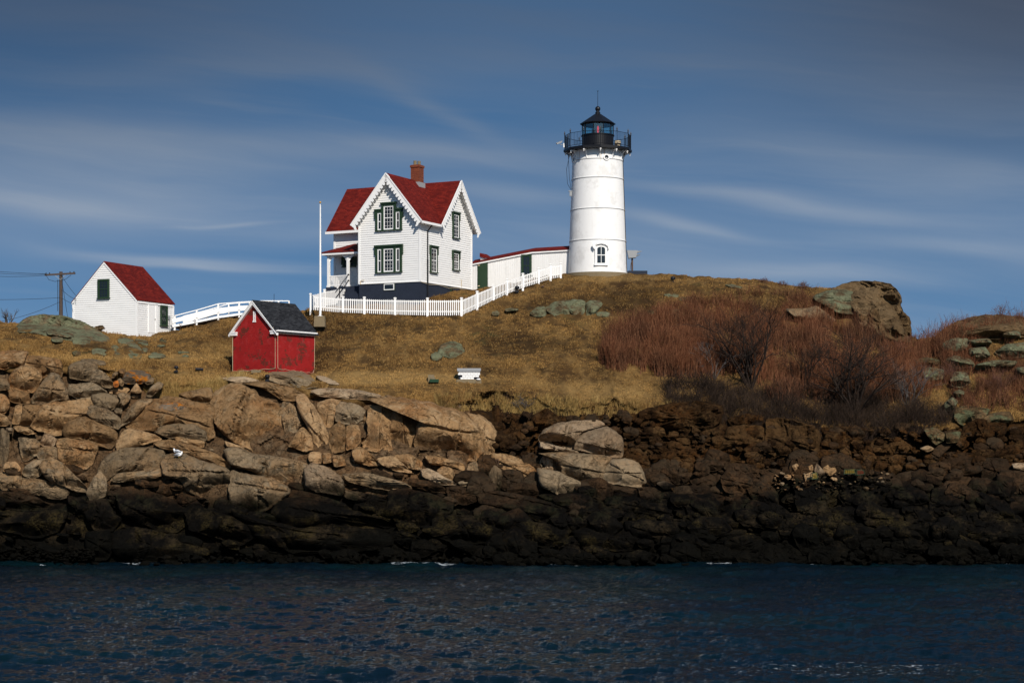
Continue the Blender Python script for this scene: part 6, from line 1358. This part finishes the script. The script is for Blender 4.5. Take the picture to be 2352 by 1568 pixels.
blades('golden_tussocks', tp, th_, .012, .55, 26, TUFT, 8, 'tall golden grass tufts along the edge of the turf', spread=.09)
# bare shrubs with trunk and crown
BARK = m_paint('dark_bark', (.020, .012, .008), 1.0); BARKR = m_paint('reddish_twig', (.10, .045, .03), .9); BARKG = m_paint('grey_bark', (.075, .065, .06), .9)
def shrub(px, py, hpx, wpx, label, seed, mat, depth=5, nst=5, group=None, Y=None, r0=.05, name='bare_shrub', n3=2.6):
    r_ = random.Random(seed)
    if Y is None:
        h = hit(px, py); base = h if h else P(px, py, surfY(px, py))
        base = base-Vector((0, .3, 0))
    else: base = P(px, py, Y)
    sc = F/base.y; Ht, Wt = hpx/sc, wpx/sc/2; t = thing(name, label, 'shrub', base, group=group); trunk = MB(); crown = MB()
    def grow(p, d, L, r, lev, tgt):
        pp = [p]; q_ = p.copy(); dd = d.copy(); n = 3
        for i in range(n):
            dd = (dd+Vector((r_.gauss(0, .16), r_.gauss(0, .16), r_.gauss(.05, .10)))).normalized(); q_ = q_+dd*L/n; pp.append(q_.copy())
        rs = [1.35*r*(1-.45*i/n) for i in range(n+1)]; tgt.tube(pp, rs, 4 if lev < 2 else 3, caps=False)
        if lev >= depth: return
        nb = int(n3)+(1 if r_.random() < n3 % 1 else 0)+(1 if lev == 0 else 0)
        for i in range(nb):
            k_ = r_.uniform(.35, 1.0); j = min(n-1, int(k_*n)); s_ = pp[j].lerp(pp[j+1], k_*n-j); sp = .55
            nd = (dd+Vector((r_.gauss(0, sp)*1.2*Wt/Ht*1.6, r_.gauss(0, sp), r_.gauss(0, .3)))).normalized(); grow(s_, nd, L*r_.uniform(.55, .85), max(.004, r*.55), lev+1, crown)
    for i in range(nst):
        a = (i-(nst-1)/2)/(max(1, nst-1)/2+1e-6); d = Vector((a*Wt/Ht*.85+r_.gauss(0, .08), r_.gauss(0, .25), 1)).normalized(); grow(Vector((a*.12, r_.gauss(0, .08), -.25)), d, Ht*.46*r_.uniform(.85, 1.15), r0*r_.uniform(.7, 1.1), 0, trunk)
    trunk.build('trunk', mat, t, smooth='all'); crown.build('crown', mat, t); return t
shrub(1722, 885, 195, 190, 'large dark bare shrub at the right side of the red cane thicket', 11, BARK, 5, 8, r0=.07)
shrub(1962, 945, 200, 270, 'widest dark bare shrub, spreading at the edge of the bank', 12, BARK, 5, 9, r0=.075)
shrub(1638, 862, 105, 120, 'grey branched bare shrub inside the cane thicket', 13, BARKG, 4, 5, r0=.04)
shrub(1845, 880, 120, 120, 'thin dark bare shrub between the two large ones', 14, BARK, 4, 5, r0=.04)
shrub(2085, 925, 110, 130, 'scrubby grey brown shrub right of the widest bare shrub', 15, BARKG, 4, 5, r0=.035)
shrub(1640, 905, 60, 120, 'low dark shrub hanging over the bank left of the large shrubs', 16, BARK, 4, 5, r0=.03)
shrub(1200, 935, 40, 90, 'tangled dead branches over the earth bank', 17, BARKG, 3, 6, r0=.03)
for i, (x, y, hp, wp, lb) in enumerate([(1755, 648, 20, 22, 'leftmost tiny twig bush on the ridge skyline'), (1795, 654, 18, 18, 'middle tiny twig bush on the ridge skyline'), (1843, 661, 26, 46, 'rightmost tiny twig bush on the ridge skyline'),
    (2105, 790, 38, 50, 'red twig bush in the gap beside the brown bluff'), (2150, 785, 44, 60, 'red twig bush at the foot of the right dome'), (2190, 765, 42, 60, 'red twig bush halfway up the right skyline'), (2225, 748, 36, 50, 'red twig bush near the top of the right dome'),
    (2262, 742, 30, 50, 'low red twig bush on the crown of the right dome'), (2300, 740, 50, 60, 'tallest red twig bush on the right skyline'), (2345, 742, 40, 60, 'red twig bush cut by the right picture edge'),
    (2180, 880, 60, 80, 'red twig bush among green rocks on the right hill'), (2290, 900, 70, 90, 'pale twig bush low on the right hill'), (2050, 830, 60, 80, 'red twig bush below the brown bluff')]):
    shrub(x, y, hp, wp, lb, 30+i, BARKR, 3, 6, group='twig bushes on the ridge and right hill', r0=.016, n3=3.2)
shrub(14, 745, 50, 44, 'small bare grey tree behind the ridge at the left edge', 60, BARKG, 4, 3, Y=140, r0=.05, name='bare_tree')
